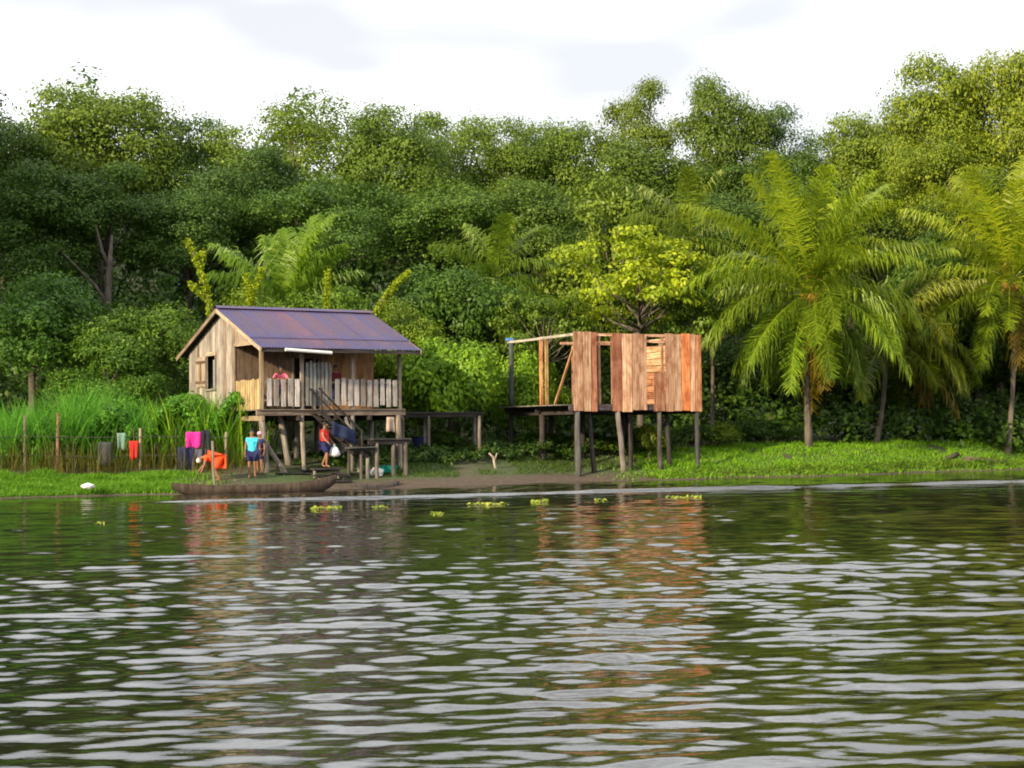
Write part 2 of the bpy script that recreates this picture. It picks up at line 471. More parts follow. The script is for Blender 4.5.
def plant(name, label, cat, key, px, top, Y, wpx, color, group=None, rz=None, dark=None, base_z=None, parts=('crown', 'trunk')):
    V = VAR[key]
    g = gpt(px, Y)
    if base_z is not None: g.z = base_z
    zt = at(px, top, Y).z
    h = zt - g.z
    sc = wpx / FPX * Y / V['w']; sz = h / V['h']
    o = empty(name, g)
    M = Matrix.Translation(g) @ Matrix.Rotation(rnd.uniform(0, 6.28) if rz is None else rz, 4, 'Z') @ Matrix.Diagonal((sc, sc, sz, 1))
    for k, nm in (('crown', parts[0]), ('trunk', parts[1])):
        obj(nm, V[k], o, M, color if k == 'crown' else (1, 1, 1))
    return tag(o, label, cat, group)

# ------------------------------------------------------------------ the forest
G_TREE = 'tall forest trees behind the houses'
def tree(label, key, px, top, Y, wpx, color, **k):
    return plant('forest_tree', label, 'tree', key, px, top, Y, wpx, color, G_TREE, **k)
GR, DG, YG, YY = (1, 1, 1), (.72, .86, .95), (1.9, 1.6, .9), (2.5, 1.9, .85)  # YG and YY put the sunlit yellow into the leaf colour
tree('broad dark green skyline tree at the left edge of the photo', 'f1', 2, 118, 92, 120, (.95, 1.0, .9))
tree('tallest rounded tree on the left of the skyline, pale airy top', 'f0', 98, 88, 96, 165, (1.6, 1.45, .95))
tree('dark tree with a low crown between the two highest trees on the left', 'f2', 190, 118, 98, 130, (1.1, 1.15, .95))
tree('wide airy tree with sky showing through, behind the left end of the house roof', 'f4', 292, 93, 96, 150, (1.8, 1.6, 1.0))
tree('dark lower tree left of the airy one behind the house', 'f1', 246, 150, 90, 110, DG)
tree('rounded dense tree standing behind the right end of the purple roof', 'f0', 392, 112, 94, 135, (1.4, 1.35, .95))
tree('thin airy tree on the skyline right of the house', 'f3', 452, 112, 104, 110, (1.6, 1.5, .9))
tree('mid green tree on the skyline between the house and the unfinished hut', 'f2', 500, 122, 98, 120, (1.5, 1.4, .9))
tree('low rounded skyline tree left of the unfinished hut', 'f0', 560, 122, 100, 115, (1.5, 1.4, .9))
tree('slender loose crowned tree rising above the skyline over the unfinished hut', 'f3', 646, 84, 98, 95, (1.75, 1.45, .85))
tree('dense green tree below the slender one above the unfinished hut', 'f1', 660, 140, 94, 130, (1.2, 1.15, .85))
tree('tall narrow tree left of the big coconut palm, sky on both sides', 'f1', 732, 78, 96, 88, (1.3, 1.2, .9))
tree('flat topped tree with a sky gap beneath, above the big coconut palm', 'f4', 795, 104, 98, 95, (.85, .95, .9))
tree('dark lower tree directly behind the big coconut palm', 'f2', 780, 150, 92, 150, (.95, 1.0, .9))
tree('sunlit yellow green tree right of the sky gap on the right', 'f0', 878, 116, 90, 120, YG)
tree('highest tree on the right with a billowing sunlit crown', 'f1', 945, 60, 86, 105, (2.2, 1.75, .85))  # sunlit look put into the crown colour
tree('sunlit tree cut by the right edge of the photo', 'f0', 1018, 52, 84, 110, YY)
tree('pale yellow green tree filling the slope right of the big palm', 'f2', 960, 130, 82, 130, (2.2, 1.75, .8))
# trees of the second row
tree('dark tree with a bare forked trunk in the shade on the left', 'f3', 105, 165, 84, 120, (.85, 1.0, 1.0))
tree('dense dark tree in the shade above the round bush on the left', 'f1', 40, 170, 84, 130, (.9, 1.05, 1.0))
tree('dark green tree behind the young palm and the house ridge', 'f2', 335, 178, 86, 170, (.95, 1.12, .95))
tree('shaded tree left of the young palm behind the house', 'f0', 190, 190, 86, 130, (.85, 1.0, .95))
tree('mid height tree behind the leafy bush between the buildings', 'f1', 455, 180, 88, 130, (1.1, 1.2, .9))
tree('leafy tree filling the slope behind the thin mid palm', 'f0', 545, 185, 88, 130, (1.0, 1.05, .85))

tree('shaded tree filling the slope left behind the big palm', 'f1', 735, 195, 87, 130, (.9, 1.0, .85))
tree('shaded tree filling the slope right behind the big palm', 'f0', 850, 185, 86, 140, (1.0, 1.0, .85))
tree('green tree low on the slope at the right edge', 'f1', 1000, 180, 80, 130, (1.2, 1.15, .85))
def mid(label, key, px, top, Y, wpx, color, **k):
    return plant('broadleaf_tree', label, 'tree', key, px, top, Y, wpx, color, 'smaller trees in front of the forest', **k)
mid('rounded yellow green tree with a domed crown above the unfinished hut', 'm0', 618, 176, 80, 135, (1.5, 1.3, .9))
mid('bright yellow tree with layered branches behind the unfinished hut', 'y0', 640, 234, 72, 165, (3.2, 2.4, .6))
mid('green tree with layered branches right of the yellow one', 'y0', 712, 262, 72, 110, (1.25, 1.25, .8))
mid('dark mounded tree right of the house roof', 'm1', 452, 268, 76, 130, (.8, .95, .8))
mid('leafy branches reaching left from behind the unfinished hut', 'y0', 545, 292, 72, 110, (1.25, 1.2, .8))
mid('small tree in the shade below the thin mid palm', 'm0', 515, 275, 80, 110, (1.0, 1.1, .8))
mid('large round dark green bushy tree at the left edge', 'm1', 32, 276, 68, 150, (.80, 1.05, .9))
mid('shadowed tree behind the trunk of the big coconut palm', 'm1', 770, 330, 78, 150, (.55, .65, .7))  # this and the next shadowed trees: shade under the palms put into leaf colour
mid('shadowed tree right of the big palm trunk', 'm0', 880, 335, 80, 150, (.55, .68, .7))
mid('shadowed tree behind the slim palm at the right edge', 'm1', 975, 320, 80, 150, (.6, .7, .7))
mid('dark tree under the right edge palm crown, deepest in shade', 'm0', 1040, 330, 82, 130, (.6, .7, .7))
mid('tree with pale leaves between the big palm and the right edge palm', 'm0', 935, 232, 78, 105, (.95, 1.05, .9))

def bush(label, key, px, top, Y, wpx, color, **k):
    return plant('bush', label, 'bush', key, px, top, Y, wpx, color, 'bushes around the houses', parts=('foliage', 'stem'), **k)
bush('bright green leafy bush between the house and the unfinished hut', 'b0', 452, 340, 66.5, 100, (2.0, 2.1, .95))
bush('bright green bush behind the corner post of the unfinished hut', 'b1', 528, 352, 70.5, 74, (1.9, 2.0, .9))
bush('leafy bush with flat sprays left of the house wall', 'm1', 150, 306, 67, 115, (1.15, 1.25, .9))
bush('green bush touching the dark eave at the left of the house', 'm0', 112, 335, 65, 100, (.9, 1.1, .9))
bush('low bush with yellow tips behind the left end of the roof', 'm0', 252, 290, 69, 110, (1.75, 1.55, .8))
bush('green bush just above the middle of the roof ridge', 'm1', 322, 290, 69, 105, (1.3, 1.35, .85))
bush('yellow green bush behind the right end of the roof', 'm0', 400, 302, 69, 95, (1.7, 1.5, .75))
bush('leafy bush below the right eave of the house', 'b0', 420, 372, 67.5, 66, (1.2, 1.3, .85))
bush('small pale shrub under the middle of the unfinished hut', 's0', 650, 424, 65.5, 32, (2.0, 1.5, 1.0))
bush('round pale shrub under the right end of the unfinished hut', 's0', 716, 424, 68.5, 46, (1.7, 1.45, 1.0))
bush('low yellow green shrub under the left of the unfinished hut', 's0', 612, 440, 66.5, 36, (1.6, 1.5, .9))
bush('small dark shrub behind the posts of the plank walkway', 's0', 440, 430, 66, 50, (.8, .9, .8))
bush('low green shrub between walkway and unfinished hut', 's0', 545, 432, 69, 60, (1.0, 1.2, .9))
bush('low shrub at the foot of the right edge palm', 's0', 955, 424, 76, 60, (.9, 1.1, .9))
bush('low shrub in the shade left of the big palm trunk', 's0', 770, 420, 73, 60, (.8, .95, .9))

# forest beyond and thicket between the trunks: masses nobody could count, shade put into dark leaf colours
def mass(name, label, n, per, ls, crad, xr, yr, hfun, seed, color, mat):
    r_ = np.random.default_rng(seed)
    x = r_.uniform(*xr, n); y = r_.uniform(*yr, n)
    y = y + 0.0 * x
    top = hfun(x, y, r_)
    z = ground_z(x, y) + top * r_.random(n) ** 0.55
    c = np.stack([x, y, z], 1)
    out = np.tile(np.array([0, -.7, .4]), (n, 1)) + r_.normal(size=(n, 3)) * .4
    lc = leaf_cloud(*clump_leaves(c, np.full(n, crad) * r_.uniform(.6, 1.4, n), out, per, ls, r_, .7), r_)
    o = obj(name, mesh_np(name, lc[0], lc[1], mat, lc[2]), color=color)
    return tag(o, label, 'forest', kind='stuff')
mass('distant_forest', 'dark forest filling the gaps behind the tall trees', 3000, 30, .24, 1.4, (-58, 62), (103, 118),
     lambda x, y, r_: 16.5 + 1.6 * np.sin(x * .35) + 1.2 * np.sin(x * .8 + 1) + np.clip(x - 10, 0, 40) * .03, 41, (.75, .85, .9), LEAF_FAR)
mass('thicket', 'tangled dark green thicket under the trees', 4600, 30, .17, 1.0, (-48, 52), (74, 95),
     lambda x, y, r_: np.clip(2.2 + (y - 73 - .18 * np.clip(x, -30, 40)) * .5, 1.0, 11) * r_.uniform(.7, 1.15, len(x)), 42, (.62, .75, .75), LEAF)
# the wood goes on upstream, to the left of the picture
for px, top, Y, w, k in ((-150, 40, 74, 190, 'f0'), (-95, 60, 84, 170, 'f1'), (-230, 10, 66, 200, 'f2'), (-330, 20, 72, 200, 'f0'), (-150, 70, 92, 180, 'f2'), (-300, 0, 58, 200, 'f1')):
    plant('forest_tree', 'forest tree upstream beyond the left edge of the photo', 'tree', k, px, top, Y, w, DG, 'forest trees upstream, out of the photo')
for px, top, Y, w, k in ((1110, 50, 88, 150, 'f0'), (1190, 60, 84, 150, 'f1')):
    plant('forest_tree', 'forest tree downstream beyond the right edge of the photo', 'tree', k, px, top, Y, w, YG, 'forest trees downstream, out of the photo')

# bare pale forked trunk seen in the shade
g = gpt(107, 80)
o = empty('bare_tree', g); m = MB()
m.tube([g - Vector((0, 0, .3)), at(107, 330, 80), at(109, 270, 80), at(112, 235, 80.3)], [.24, .2, .16, .05], 8)
m.tube([at(108, 305, 80), at(95, 285, 79.8), at(62, 252, 79.5)], [.11, .08, .03], 6)
m.tube([at(109, 268, 80), at(102, 250, 80), at(96, 225, 80.3)], [.12, .08, .03], 6)
m.build('trunk', BARK, o, smooth=True)
tag(o, 'bare pale forked trunk in the dark of the forest on the left', 'tree')

# ------------------------------------------------------------------ palms
def frond_mesh(rng, origin, az, e0, droop, L, n=44, dead=False, lw=.045, ll=.95):
    K = 16
    e = e0; p = np.array(origin, float); P = [p.copy()]; D = []
    h = np.array([math.cos(az), math.sin(az), 0])
    side = np.array([-math.sin(az), math.cos(az), 0]); tw = rng.uniform(-.25, .25)
    for i in range(K):
        t = i / (K - 1); ee = e0 - droop * t ** 1.25
        d = h * math.cos(ee) + np.array([0, 0, math.sin(ee)]) + side * tw * .12 * t
        d /= np.linalg.norm(d); D.append(d); p = p + d * L / K; P.append(p.copy())
    D.append(D[-1]); P = np.array(P); D = np.array(D)
    m = MB(); m.tube([tuple(q) for q in P[::2]], [.04 * (1 - .9 * i / (len(P[::2]) - 1)) for i in range(len(P[::2]))], 5, cap=False)
    V = [np.array(m.v)]; F = list(m.f); nb = len(m.v); tint = [np.full(nb, .95)]
    ts = np.linspace(.12, .995, n); verts = []; 
    for sgn in (-1, 1):
        for t in ts:
            if dead and rng.random() < .35: continue
            u = t * K; i = min(int(u), K - 1); q = P[i] + (P[i + 1] - P[i]) * (u - i); d = D[i]
            S = np.cross(d, [0, 0, 1.0]); S /= np.linalg.norm(S) + 1e-6
            S = S * sgn; up = np.cross(S, d) * sgn
            l = ll * (math.sin(math.pi * min(1, .10 + .86 * t)) ** .55) * rng.uniform(.55, 1.15) * (.25 if rng.random() < .06 else 1)
            dn = np.array([0, 0, -1.0]); k = rng.uniform(.5, 1.7); jt = rng.normal(size=3) * .16
            a1 = d * (.40 + .35 * t) + S * .85 + dn * .22 * k + up * .25 + jt
            a2 = d * (.34 + .35 * t) + S * (.42 if not dead else .25) + dn * (1.3 if not dead else 1.6) * k + jt * 1.5
            a1 /= np.linalg.norm(a1); a2 /= np.linalg.norm(a2)
            q1 = q + a1 * l * .5; q2 = q1 + a2 * l * .5
            wv = d * lw + up * lw * .3
            verts += [q - wv * .6, q + wv * .6, q1 + wv, q1 - wv, q2]
            b = nb + len(verts) - 5
            F += [(b, b + 1, b + 2, b + 3), (b + 3, b + 2, b + 4)]
            tint.append(np.full(5, np.clip(rng.normal(.5, .2), 0, 1)))
    V.append(np.array(verts))
    me = mesh_np('frond', np.concatenate(V), F, FROND, np.concatenate(tint))
    return me

COCO = mat_plain('coconut_husk', (0.42, 0.17, 0.035), .6, .3)
FLOWER = mat_plain('palm_flower_stalk', (0.55, 0.36, 0.06), .7, .2)
def palm(name, label, base, top, nf, L, seed, emin=-60, emax=82, color=(1, 1, 1), tr=.15, bend=.3, nuts=0, dead=0, n=44, ll=.95, lw=.045, azs=None, group='coconut palms'):
    r_ = np.random.default_rng(seed)
    base, top = Vector(base), Vector(top)
    o = empty(name, base)
    if (top - base).length > .8:
        m = MB(); K = 12; pts = []; rr = []
        for i in range(K + 1):
            t = i / K
            pts.append(base.lerp(top, t) + Vector((bend * math.sin(math.pi * t), 0, -.3 if i == 0 else 0)))
            rr.append(tr * (1.55 - 1.5 * t if t < .2 else 1.25 - .45 * t) * (1.06 if i % 2 else .97))
        m.tube(pts, rr, 9); m.build('trunk', BARK, o, smooth=True)
    for i in range(nf):
        f = (i + .5) / nf
        e0 = R(emax + (emin - emax) * f ** 1.05 + r_.uniform(-7, 7))
        az = i * 2.39996 + r_.uniform(-.25, .25) if azs is None else azs[i % len(azs)] + r_.uniform(-.2, .2)
        dr = R(r_.uniform(60, 100)) * (1 - .62 * max(0, math.sin(e0)) ** 2) if e0 > 0 else R(r_.uniform(30, 55))
        if e0 - dr < R(-88): dr = e0 + R(88)
        dd = i >= nf - dead
        me = frond_mesh(r_, tuple(top + Vector((math.cos(az) * .12, math.sin(az) * .12, .15 - .3 * f))), az, e0, dr, L * r_.uniform(.82, 1.08) * (.85 if f < .08 else 1 - .34 * max(0, f - .25)), n, dd, lw, ll)
        g = r_.uniform(.82, 1.15)
        obj('frond', me, o, None, (1.7 * g, .85 * g, 1.0 * g) if dd else tuple(c * g * q for c, q in zip(color, (1.25 - .5 * f, 1.12 - .28 * f, 1))))
    for i in range(nuts):
        a = r_.uniform(0, 6.28)
        MB().ball((top.x + math.cos(a) * .34, top.y + math.sin(a) * .34 - .1, top.z - .22 - r_.uniform(0, .35)), .14, 8, 6, (1, 1, 1.2)).build('coconut', COCO, o, smooth=True)
    if nuts:
        for i in range(3):
            a = r_.uniform(3.4, 6.0); d = Vector((math.cos(a), math.sin(a), .9)).normalized()
            m = MB(); s0 = top + Vector((0, 0, .1))
            for j in range(9):
                e = s0 + d * .7 + Vector((r_.uniform(-.22, .22), r_.uniform(-.2, .2), r_.uniform(-.05, .45)))
                m.tube([s0, s0 + d * .45, e], [.03, .025, .012], 4)
            m.build('flower_stalk', FLOWER, o)
    return tag(o, label, 'palm', group)

PC = (1.25, 1.12, .85)
palm('coconut_palm', 'big coconut palm with a full drooping crown right of the unfinished hut', gpt(809, 69), at(810, 292, 69), 46, 6.6, 51, -58, 88, (1.55, 1.6, .7), .12, -.12, 9, 2, 120, 1.6, .030)
palm('coconut_palm', 'palm with arching fronds half hidden behind the big one on its right', gpt(876, 74), at(886, 338, 74), 18, 5.8, 52, -45, 60, (1.45, 1.25, .8), .10, .15, 4, 2, 95, 1.45, .030, azs=[-.2, .3, -.6, .1, -1.2, .7, 1.3, -2.0])
palm('coconut_palm', 'palm with a slim pale trunk at the right edge of the photo', gpt(1007, 74), at(1010, 280, 74), 38, 6.6, 53, -60, 88, (1.75, 1.65, .7), .10, .22, 8, 2, 110, 1.5, .030)
palm('young_palm', 'young palm with upright fronds behind the house roof', gpt(288, 71), at(288, 312, 71), 17, 4.7, 54, 15, 86, (1.0, 1.3, .8), .12, 0, 0, 0, 110, 1.45, .032, azs=[0, .55, 1.1, 1.6, 2.1, 2.6, 3.14, 3.55, -.4])
palm('coconut_palm', 'thin distant palm above the bush between the two buildings', gpt(497, 79), at(497, 278, 79), 15, 4.0, 55, -40, 84, (1.0, 1.15, .9), .1, .2, 0, 1, 80, 1.2, .032)
palm('coconut_palm', 'palm partly hidden between the yellow tree and the big palm', gpt(690, 77), at(690, 240, 77), 15, 4.0, 56, -45, 84, (1.0, 1.05, .85), .12, .2, 0, 1, 80, 1.25, .032)
palm('coconut_palm', 'pale far palm between the big palm and the right edge', gpt(938, 82), at(938, 275, 82), 16, 4.8, 57, -35, 80, (1.3, 1.3, .95), .1, .1, 0, 1, 80, 1.2, .032)

# vine covered snags standing behind the house
def snag(label, pts, Y, r, seed, side=()):
    r_ = np.random.default_rng(seed)
    P = [at(px, py, Y) for px, py in pts]
    g = P[0].copy(); g.z = float(ground_z(g.x, g.y))
    o = empty('vine_covered_snag', g); m = MB()
    m.tube([g - Vector((0, 0, .2))] + P, [r * 1.3] + [r * (1 - .5 * i / len(P)) for i in range(len(P))], 7)
    segs = [P]
    for s in side:
        S = [at(px, py, Y) for px, py in s]; m.tube(S, [r * .7] * len(S), 6); segs.append(S)
    m.build('trunk', BARK, o, smooth=True)
    cs = []
    for S in segs:
        for a, b_ in zip(S[:-1], S[1:]):
            k = int(95 * (b_ - a).length)
            for i in range(k):
                d = r_.normal(size=3); d /= np.linalg.norm(d)
                cs.append(np.array(a.lerp(b_, r_.random())) + d * (r + .04) * r_.uniform(.5, 1.2))
    cs = np.array(cs); n_ = len(cs)
    lc = leaf_cloud(*clump_leaves(cs, np.full(n_, .10), r_.normal(size=(n_, 3)), 7, .06, r_, 1), r_)
    obj('vine', mesh_np('vine', lc[0], lc[1], LEAF, lc[2]), o, None, (3.3, 2.5, .7))
    return tag(o, label, 'tree', 'vine covered snags behind the house')
snag('tall leaning snag wrapped in yellow vine left of the roof', [(212, 318), (205, 285), (196, 258), (187, 240)], 66, .08, 61, [[(200, 270), (203, 252)], [(207, 298), (190, 284)]])
snag('forked vine covered snag above the left of the roof ridge', [(246, 320), (252, 295), (262, 270)], 66.5, .06, 62, [[(250, 300), (247, 275)]])
snag('short upright vine covered snag above the middle of the roof', [(326, 318), (326, 295), (328, 272)], 66.5, .06, 63)
snag('leaning snag wrapped in yellow vine above the right end of the roof', [(372, 318), (386, 297), (398, 282), (409, 272)], 67, .08, 64)

# ------------------------------------------------------------------ grasses
def blades(name, label, cat, base, height, width, lean, seed, color, mat, cards=3, bendy=1.0, parent=None):
    r_ = np.random.default_rng(seed); N = len(base)
    az = r_.uniform(0, 6.28, N); d = np.stack([np.cos(az), np.sin(az), np.zeros(N)], 1)
    sd = np.stack([-np.sin(az + 1.2 * r_.normal(size=N)), np.cos(az), np.zeros(N)], 1)
    rings = []
    for k in range(cards + 1):
        t = k / cards
        c = base + d * (lean * bendy * t ** 2 * height)[:, None]
        c[:, 2] += height * (t - .25 * lean * t ** 3)
        w = (width * (1 - t ** 1.6) * .5 + .002)[:, None]
        rings.append(c - sd * w); rings.append(c + sd * w)
    v = np.stack(rings, 1).reshape(-1, 3); q = 2 * (cards + 1)
    f = []
    for k in range(cards):
        f.append(np.stack([np.arange(N) * q + 2 * k + j for j in (0, 1, 3, 2)], 1))
    f = np.concatenate(f)
    tint = np.repeat(np.clip(r_.normal(.5, .25, N), 0, 1), q)
    o = obj(name, mesh_np(name, v, f, mat, tint), parent, None, color)
    return tag(o, label, cat, kind='stuff')

r_ = np.random.default_rng(71)
def strip(n, px0, px1, s0, s1, seed):
    q = np.random.default_rng(seed)
    px = q.uniform(px0, px1, n) + q.normal(0, 16, n) * (np.sin(np.arange(n)) + 1); out = np.zeros((n, 3))
    s = q.uniform(s0, s1, n)
    x = (px - 512) / FPX * 57.0
    for _ in range(4):
        y = shore_y(x) + s / .894; x = (px - 512) / FPX * y
    out[:, 0] = x; out[:, 1] = y; out[:, 2] = ground_z(x, y) - .02
    return out
def patchy(b, k=1.4, thr=-.25):
    f = np.sin(b[:, 0] * k) + np.sin(b[:, 1] * k * 1.3 + 1) * .7 + np.sin(b[:, 0] * 3.3 + b[:, 1]) * .5
    return f > thr
b = strip(8200, -90, 232, 3.7, 8.5, 72)
hgt = r_.uniform(.9, 2.8, len(b)) * (1 + .16 * np.sin(b[:, 0] * 1.1) + .1 * np.sin(b[:, 0] * 2.7))
blades('tall_grass', 'tall bright green grass standing behind the wire fence on the left', 'grass', b, hgt, r_.uniform(.025, .06, len(b)), r_.uniform(.12, .7, len(b)), 73, (.9, 1.15, 1.0), GRASS)
b = strip(1000, -90, 235, 2.5, 3.8, 74)
blades('dry_stems', 'brown dry stems along the wire fence on the left', 'grass', b, r_.uniform(.3, 1.4, len(b)), r_.uniform(.015, .035, len(b)), r_.uniform(.05, .5, len(b)), 75, (1.0, .42, .7), GRASS)
b = strip(150, 165, 240, 3.6, 4.8, 77)
blades('cane_leaves', 'yellow green cane leaves against the house wall', 'grass', b, r_.uniform(1.9, 3.1, len(b)), r_.uniform(.05, .1, len(b)), r_.uniform(.15, .7, len(b)), 78, (1.5, 1.25, .6), GRASS)
b = strip(30000, -60, 178, -.25, 2.6, 79)
tuft = lambda b: (.55 + .9 * np.clip(np.sin(b[:, 0] * 2.1 + np.sin(b[:, 1] * 2.9)) * np.sin(b[:, 1] * 3.7 + b[:, 0]), 0, 1))
blades('bank_grass', 'short green grass on the left bank above the water', 'grass', b, r_.uniform(.08, .30, len(b)) * tuft(b), r_.uniform(.02, .045, len(b)), r_.uniform(.2, .9, len(b)), 80, (1.15, 1.15, .8), GRASS, 2)
b = strip(46000, 640, 1090, -.25, 5.5, 81); b = b[patchy(b, .9, -1.9)]
blades('lawn_grass', 'short bright green grass on the right bank under the palms', 'grass', b, r_.uniform(.07, .28, len(b)) * tuft(b), r_.uniform(.02, .05, len(b)), r_.uniform(.2, .9, len(b)), 82, (1.6, 1.45, .8), GRASS, 2)
b = strip(14000, 330, 660, 1.0, 6, 83); b = b[patchy(b, 1.2, -.3)]
blades('sparse_grass', 'sparse grass tufts on the bare mud between the buildings', 'grass', b, r_.uniform(.05, .2, len(b)), r_.uniform(.02, .04, len(b)), r_.uniform(.2, .9, len(b)), 84, (.6, .52, .6), GRASS, 2)  # blade colour lowered to stand in for shade under the hut

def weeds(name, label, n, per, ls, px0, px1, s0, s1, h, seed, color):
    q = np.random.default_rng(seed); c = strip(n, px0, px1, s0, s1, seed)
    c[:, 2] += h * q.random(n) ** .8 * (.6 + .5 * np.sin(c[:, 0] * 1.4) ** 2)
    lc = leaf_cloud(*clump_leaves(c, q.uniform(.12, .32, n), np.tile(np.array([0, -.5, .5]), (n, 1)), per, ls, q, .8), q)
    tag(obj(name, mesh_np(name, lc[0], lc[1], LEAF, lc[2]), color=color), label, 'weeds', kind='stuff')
weeds('weeds', 'leafy weeds growing through the tall grass on the left', 2600, 24, .085, -90, 232, 3.9, 7.5, 2.3, 85, (1.15, 1.75, 1.3))
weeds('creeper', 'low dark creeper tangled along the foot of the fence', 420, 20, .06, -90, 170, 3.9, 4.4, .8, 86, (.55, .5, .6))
weeds('undergrowth', 'low dark undergrowth beneath the buildings', 2400, 22, .08, 330, 740, 3.0, 11.0, .9, 87, (.45, .55, .5))  # shadow beneath the floors put into the dark leaf colour
weeds('bank_weeds', 'ragged weeds hanging over the water along the right bank', 420, 16, .06, 640, 1080, -.1, .7, .25, 88, (1.3, 1.3, .8))

# ------------------------------------------------------------------ the stilt house
HA = R(32.5); HU = Vector((math.cos(HA), math.sin(HA), 0)); HV = Vector((-math.sin(HA), math.cos(HA), 0))
HO = Vector((-9.03, 57.48, 0)); HW, HD, HP = 5.8, 6.95, 2.35
ZF, ZE, ZR, OV = 2.87, 5.0, 6.68, 0.7
def Hp(s, t, z): return HO + HU * s + HV * t + Vector((0, 0, z))
def zroof(t): return ZE + (ZR - ZE) * (min(t, HD - t) + OV) / (HD / 2 + OV)
house = empty('stilt_house', Vector((HO.x, HO.y, .4)), HA)
tag(house, 'weathered plank house on stilts with a purple metal roof and railed porch', 'house')

TIN, n, b, o = new_mat('painted_tin')
tc = n.nodes.new('ShaderNodeTexCoord'); oi = n.nodes.new('ShaderNodeObjectInfo')
k1 = noise(n, .8, 6, tc.outputs['Object']); k2 = noise(n, 9, 4, tc.outputs['Object'])
rr = ramp(n, [(0.42, (0.052, 0.045, 0.125)), (0.53, (0.066, 0.048, 0.112)), (0.66, (0.085, 0.050, 0.078))])
n.links.new(k1.outputs[0], rr.inputs[0])
rr2 = ramp(n, [(0.3, (.75, .75, .75)), (0.7, (1.2, 1.2, 1.2))]); n.links.new(k2.outputs[0], rr2.inputs[0])
c = mixc(n, 'MULTIPLY', 1.0, rr.outputs[0], rr2.outputs[0]); c = mixc(n, 'MULTIPLY', 1.0, c, oi.outputs['Color'])
n.links.new(c, b.inputs['Base Color']); b.inputs['Roughness'].default_value = .5; b.inputs['Specular IOR Level'].default_value = .4

def sheet(s0, s1, t0, t1, lift, col, flip=False):
    """one corrugated sheet on the slope between t0 (low) and t1 (high)"""
    nx = 25; v = []; f = []
    for j in range(2):
        for i in range(nx):
            s = s0 + (s1 - s0) * i / (nx - 1)
            t = (t0, t1)[j]; z = ZE + (ZR - ZE) * (t + OV) / (HD / 2 + OV) + .06 + lift + .016 * math.sin(2 * math.pi * (s / .13))
            v.append(tuple(Hp(s, HD - t if flip else t, z)))
    for i in range(nx - 1): f.append((i, i + 1, nx + i + 1, nx + i))
    me = mesh_np('roof_sheet', np.array(v) - np.array(v[0]), f, TIN)
    o = obj('roof_sheet', me, house, Matrix.Translation(v[0]), col)
    sd = o.modifiers.new('thick', 'SOLIDIFY'); sd.thickness = .008
    return o
tints = [(.9, .95, 1.05), (1.0, 1.0, 1.05), (1.4, 1.05, .97), (1.12, 1.0, .98), (.95, 1.0, 1.08), (1.08, 1.05, 1.05), (.9, .95, 1.0)]
S0, S1 = -.3, HW + .45; n_sh = 7; sw = (S1 - S0) / n_sh
for i in range(n_sh):
    for flip in (False, True):
        sheet(S0 + i * sw - (.06 if i else 0), S0 + (i + 1) * sw, .25, HD / 2 + .02, .020 + .007 * (i % 2), tints[i], flip)
        sheet(S0 + i * sw - (.06 if i else 0), S0 + (i + 1) * sw, -OV, .45, .004 * (i % 2), tuple(c * .92 for c in tints[i]), flip)
# ridge cap
m = MB()
for sgn in (0, 1): pass
v = []
for s in (S0 - .02, S1 + .02):
    for dt, dz in ((-.22, -.02), (0, .085), (.22, -.02)): v.append(Hp(s, HD / 2 + dt, ZR + .06 + dz + .02))
m.add(v, [(0, 3, 4, 1), (1, 4, 5, 2)]); rc = m.build('ridge_cap', TIN, house, color=(1.3, 1.3, 1.25))
rc.modifiers.new('thick', 'SOLIDIFY').thickness = .008
PALE = (1.75, 1.6, 1.35)
for s in (S0 + .02, S1 - .02):                                    # barge boards; rear slope ones coloured darker as overhang shade
    for flip in (0, 1):
        a = Hp(s, -OV if not flip else HD + OV, ZE - .03); c_ = Hp(s, HD / 2, ZR - .03)
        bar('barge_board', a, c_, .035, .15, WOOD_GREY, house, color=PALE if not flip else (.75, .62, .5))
bar('fascia', Hp(S0, -OV + .04, ZE - .03), Hp(S1, -OV + .04, ZE - .03), .03, .12, WOOD_DARK, house)
for i in range(7):                                                # rafters
    s = .05 + i * (HW - .1) / 6
    for flip in (0, 1):
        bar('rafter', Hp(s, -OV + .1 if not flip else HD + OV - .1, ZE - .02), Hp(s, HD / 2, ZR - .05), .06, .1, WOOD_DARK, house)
# gable planks, window opening between t 4.2 and 5.15
WT0, WT1, WZ0, WZ1 = 4.2, 5.1, 3.72, 5.0
def plank_v(name, s, t, w, z0, z1, along, mat=WOOD_GREY, color=None, th=.03):
    a, b_ = Hp(s, t, z0), Hp(s, t, z1)
    return bar(name, a, b_, w, th, mat, house, up=(HU if along == 't' else -HV), jit=.004, color=color, cut=.012)
np_ = 17; pw = (HD - HP) / np_
for i in range(np_):
    t = HP + (i + .5) * pw; top = zroof(t) - .06; w_ = pw - .012
    off = rnd.uniform(-.006, .006)
    k = rnd.uniform(.85, 1.2); colr = (k * 1.25, k * 1.24, k * 1.27) if rnd.random() > .22 else (k * .9, k * .76, k * .68)
    if WT0 < t < WT1:
        plank_v('wall_plank', off, t, w_, ZF - .15, WZ0, 't', color=colr); plank_v('wall_plank', off, t, w_, WZ1, top, 't', color=colr)
    else:
        plank_v('wall_plank', off, t, w_, ZF - .18 + rnd.uniform(-.05, .05), top, 't', color=colr)
for i in range(8):                                                # planks over the porch end
    t = .06 + (i + .5) * (HP - .08) / 8
    if zroof(t) - .06 > 5.42: plank_v('gable_plank', 0, t, (HP - .08) / 8 - .01, 5.35, zroof(t) - .06, 't', color=(1.2, 1.1, 1.0))
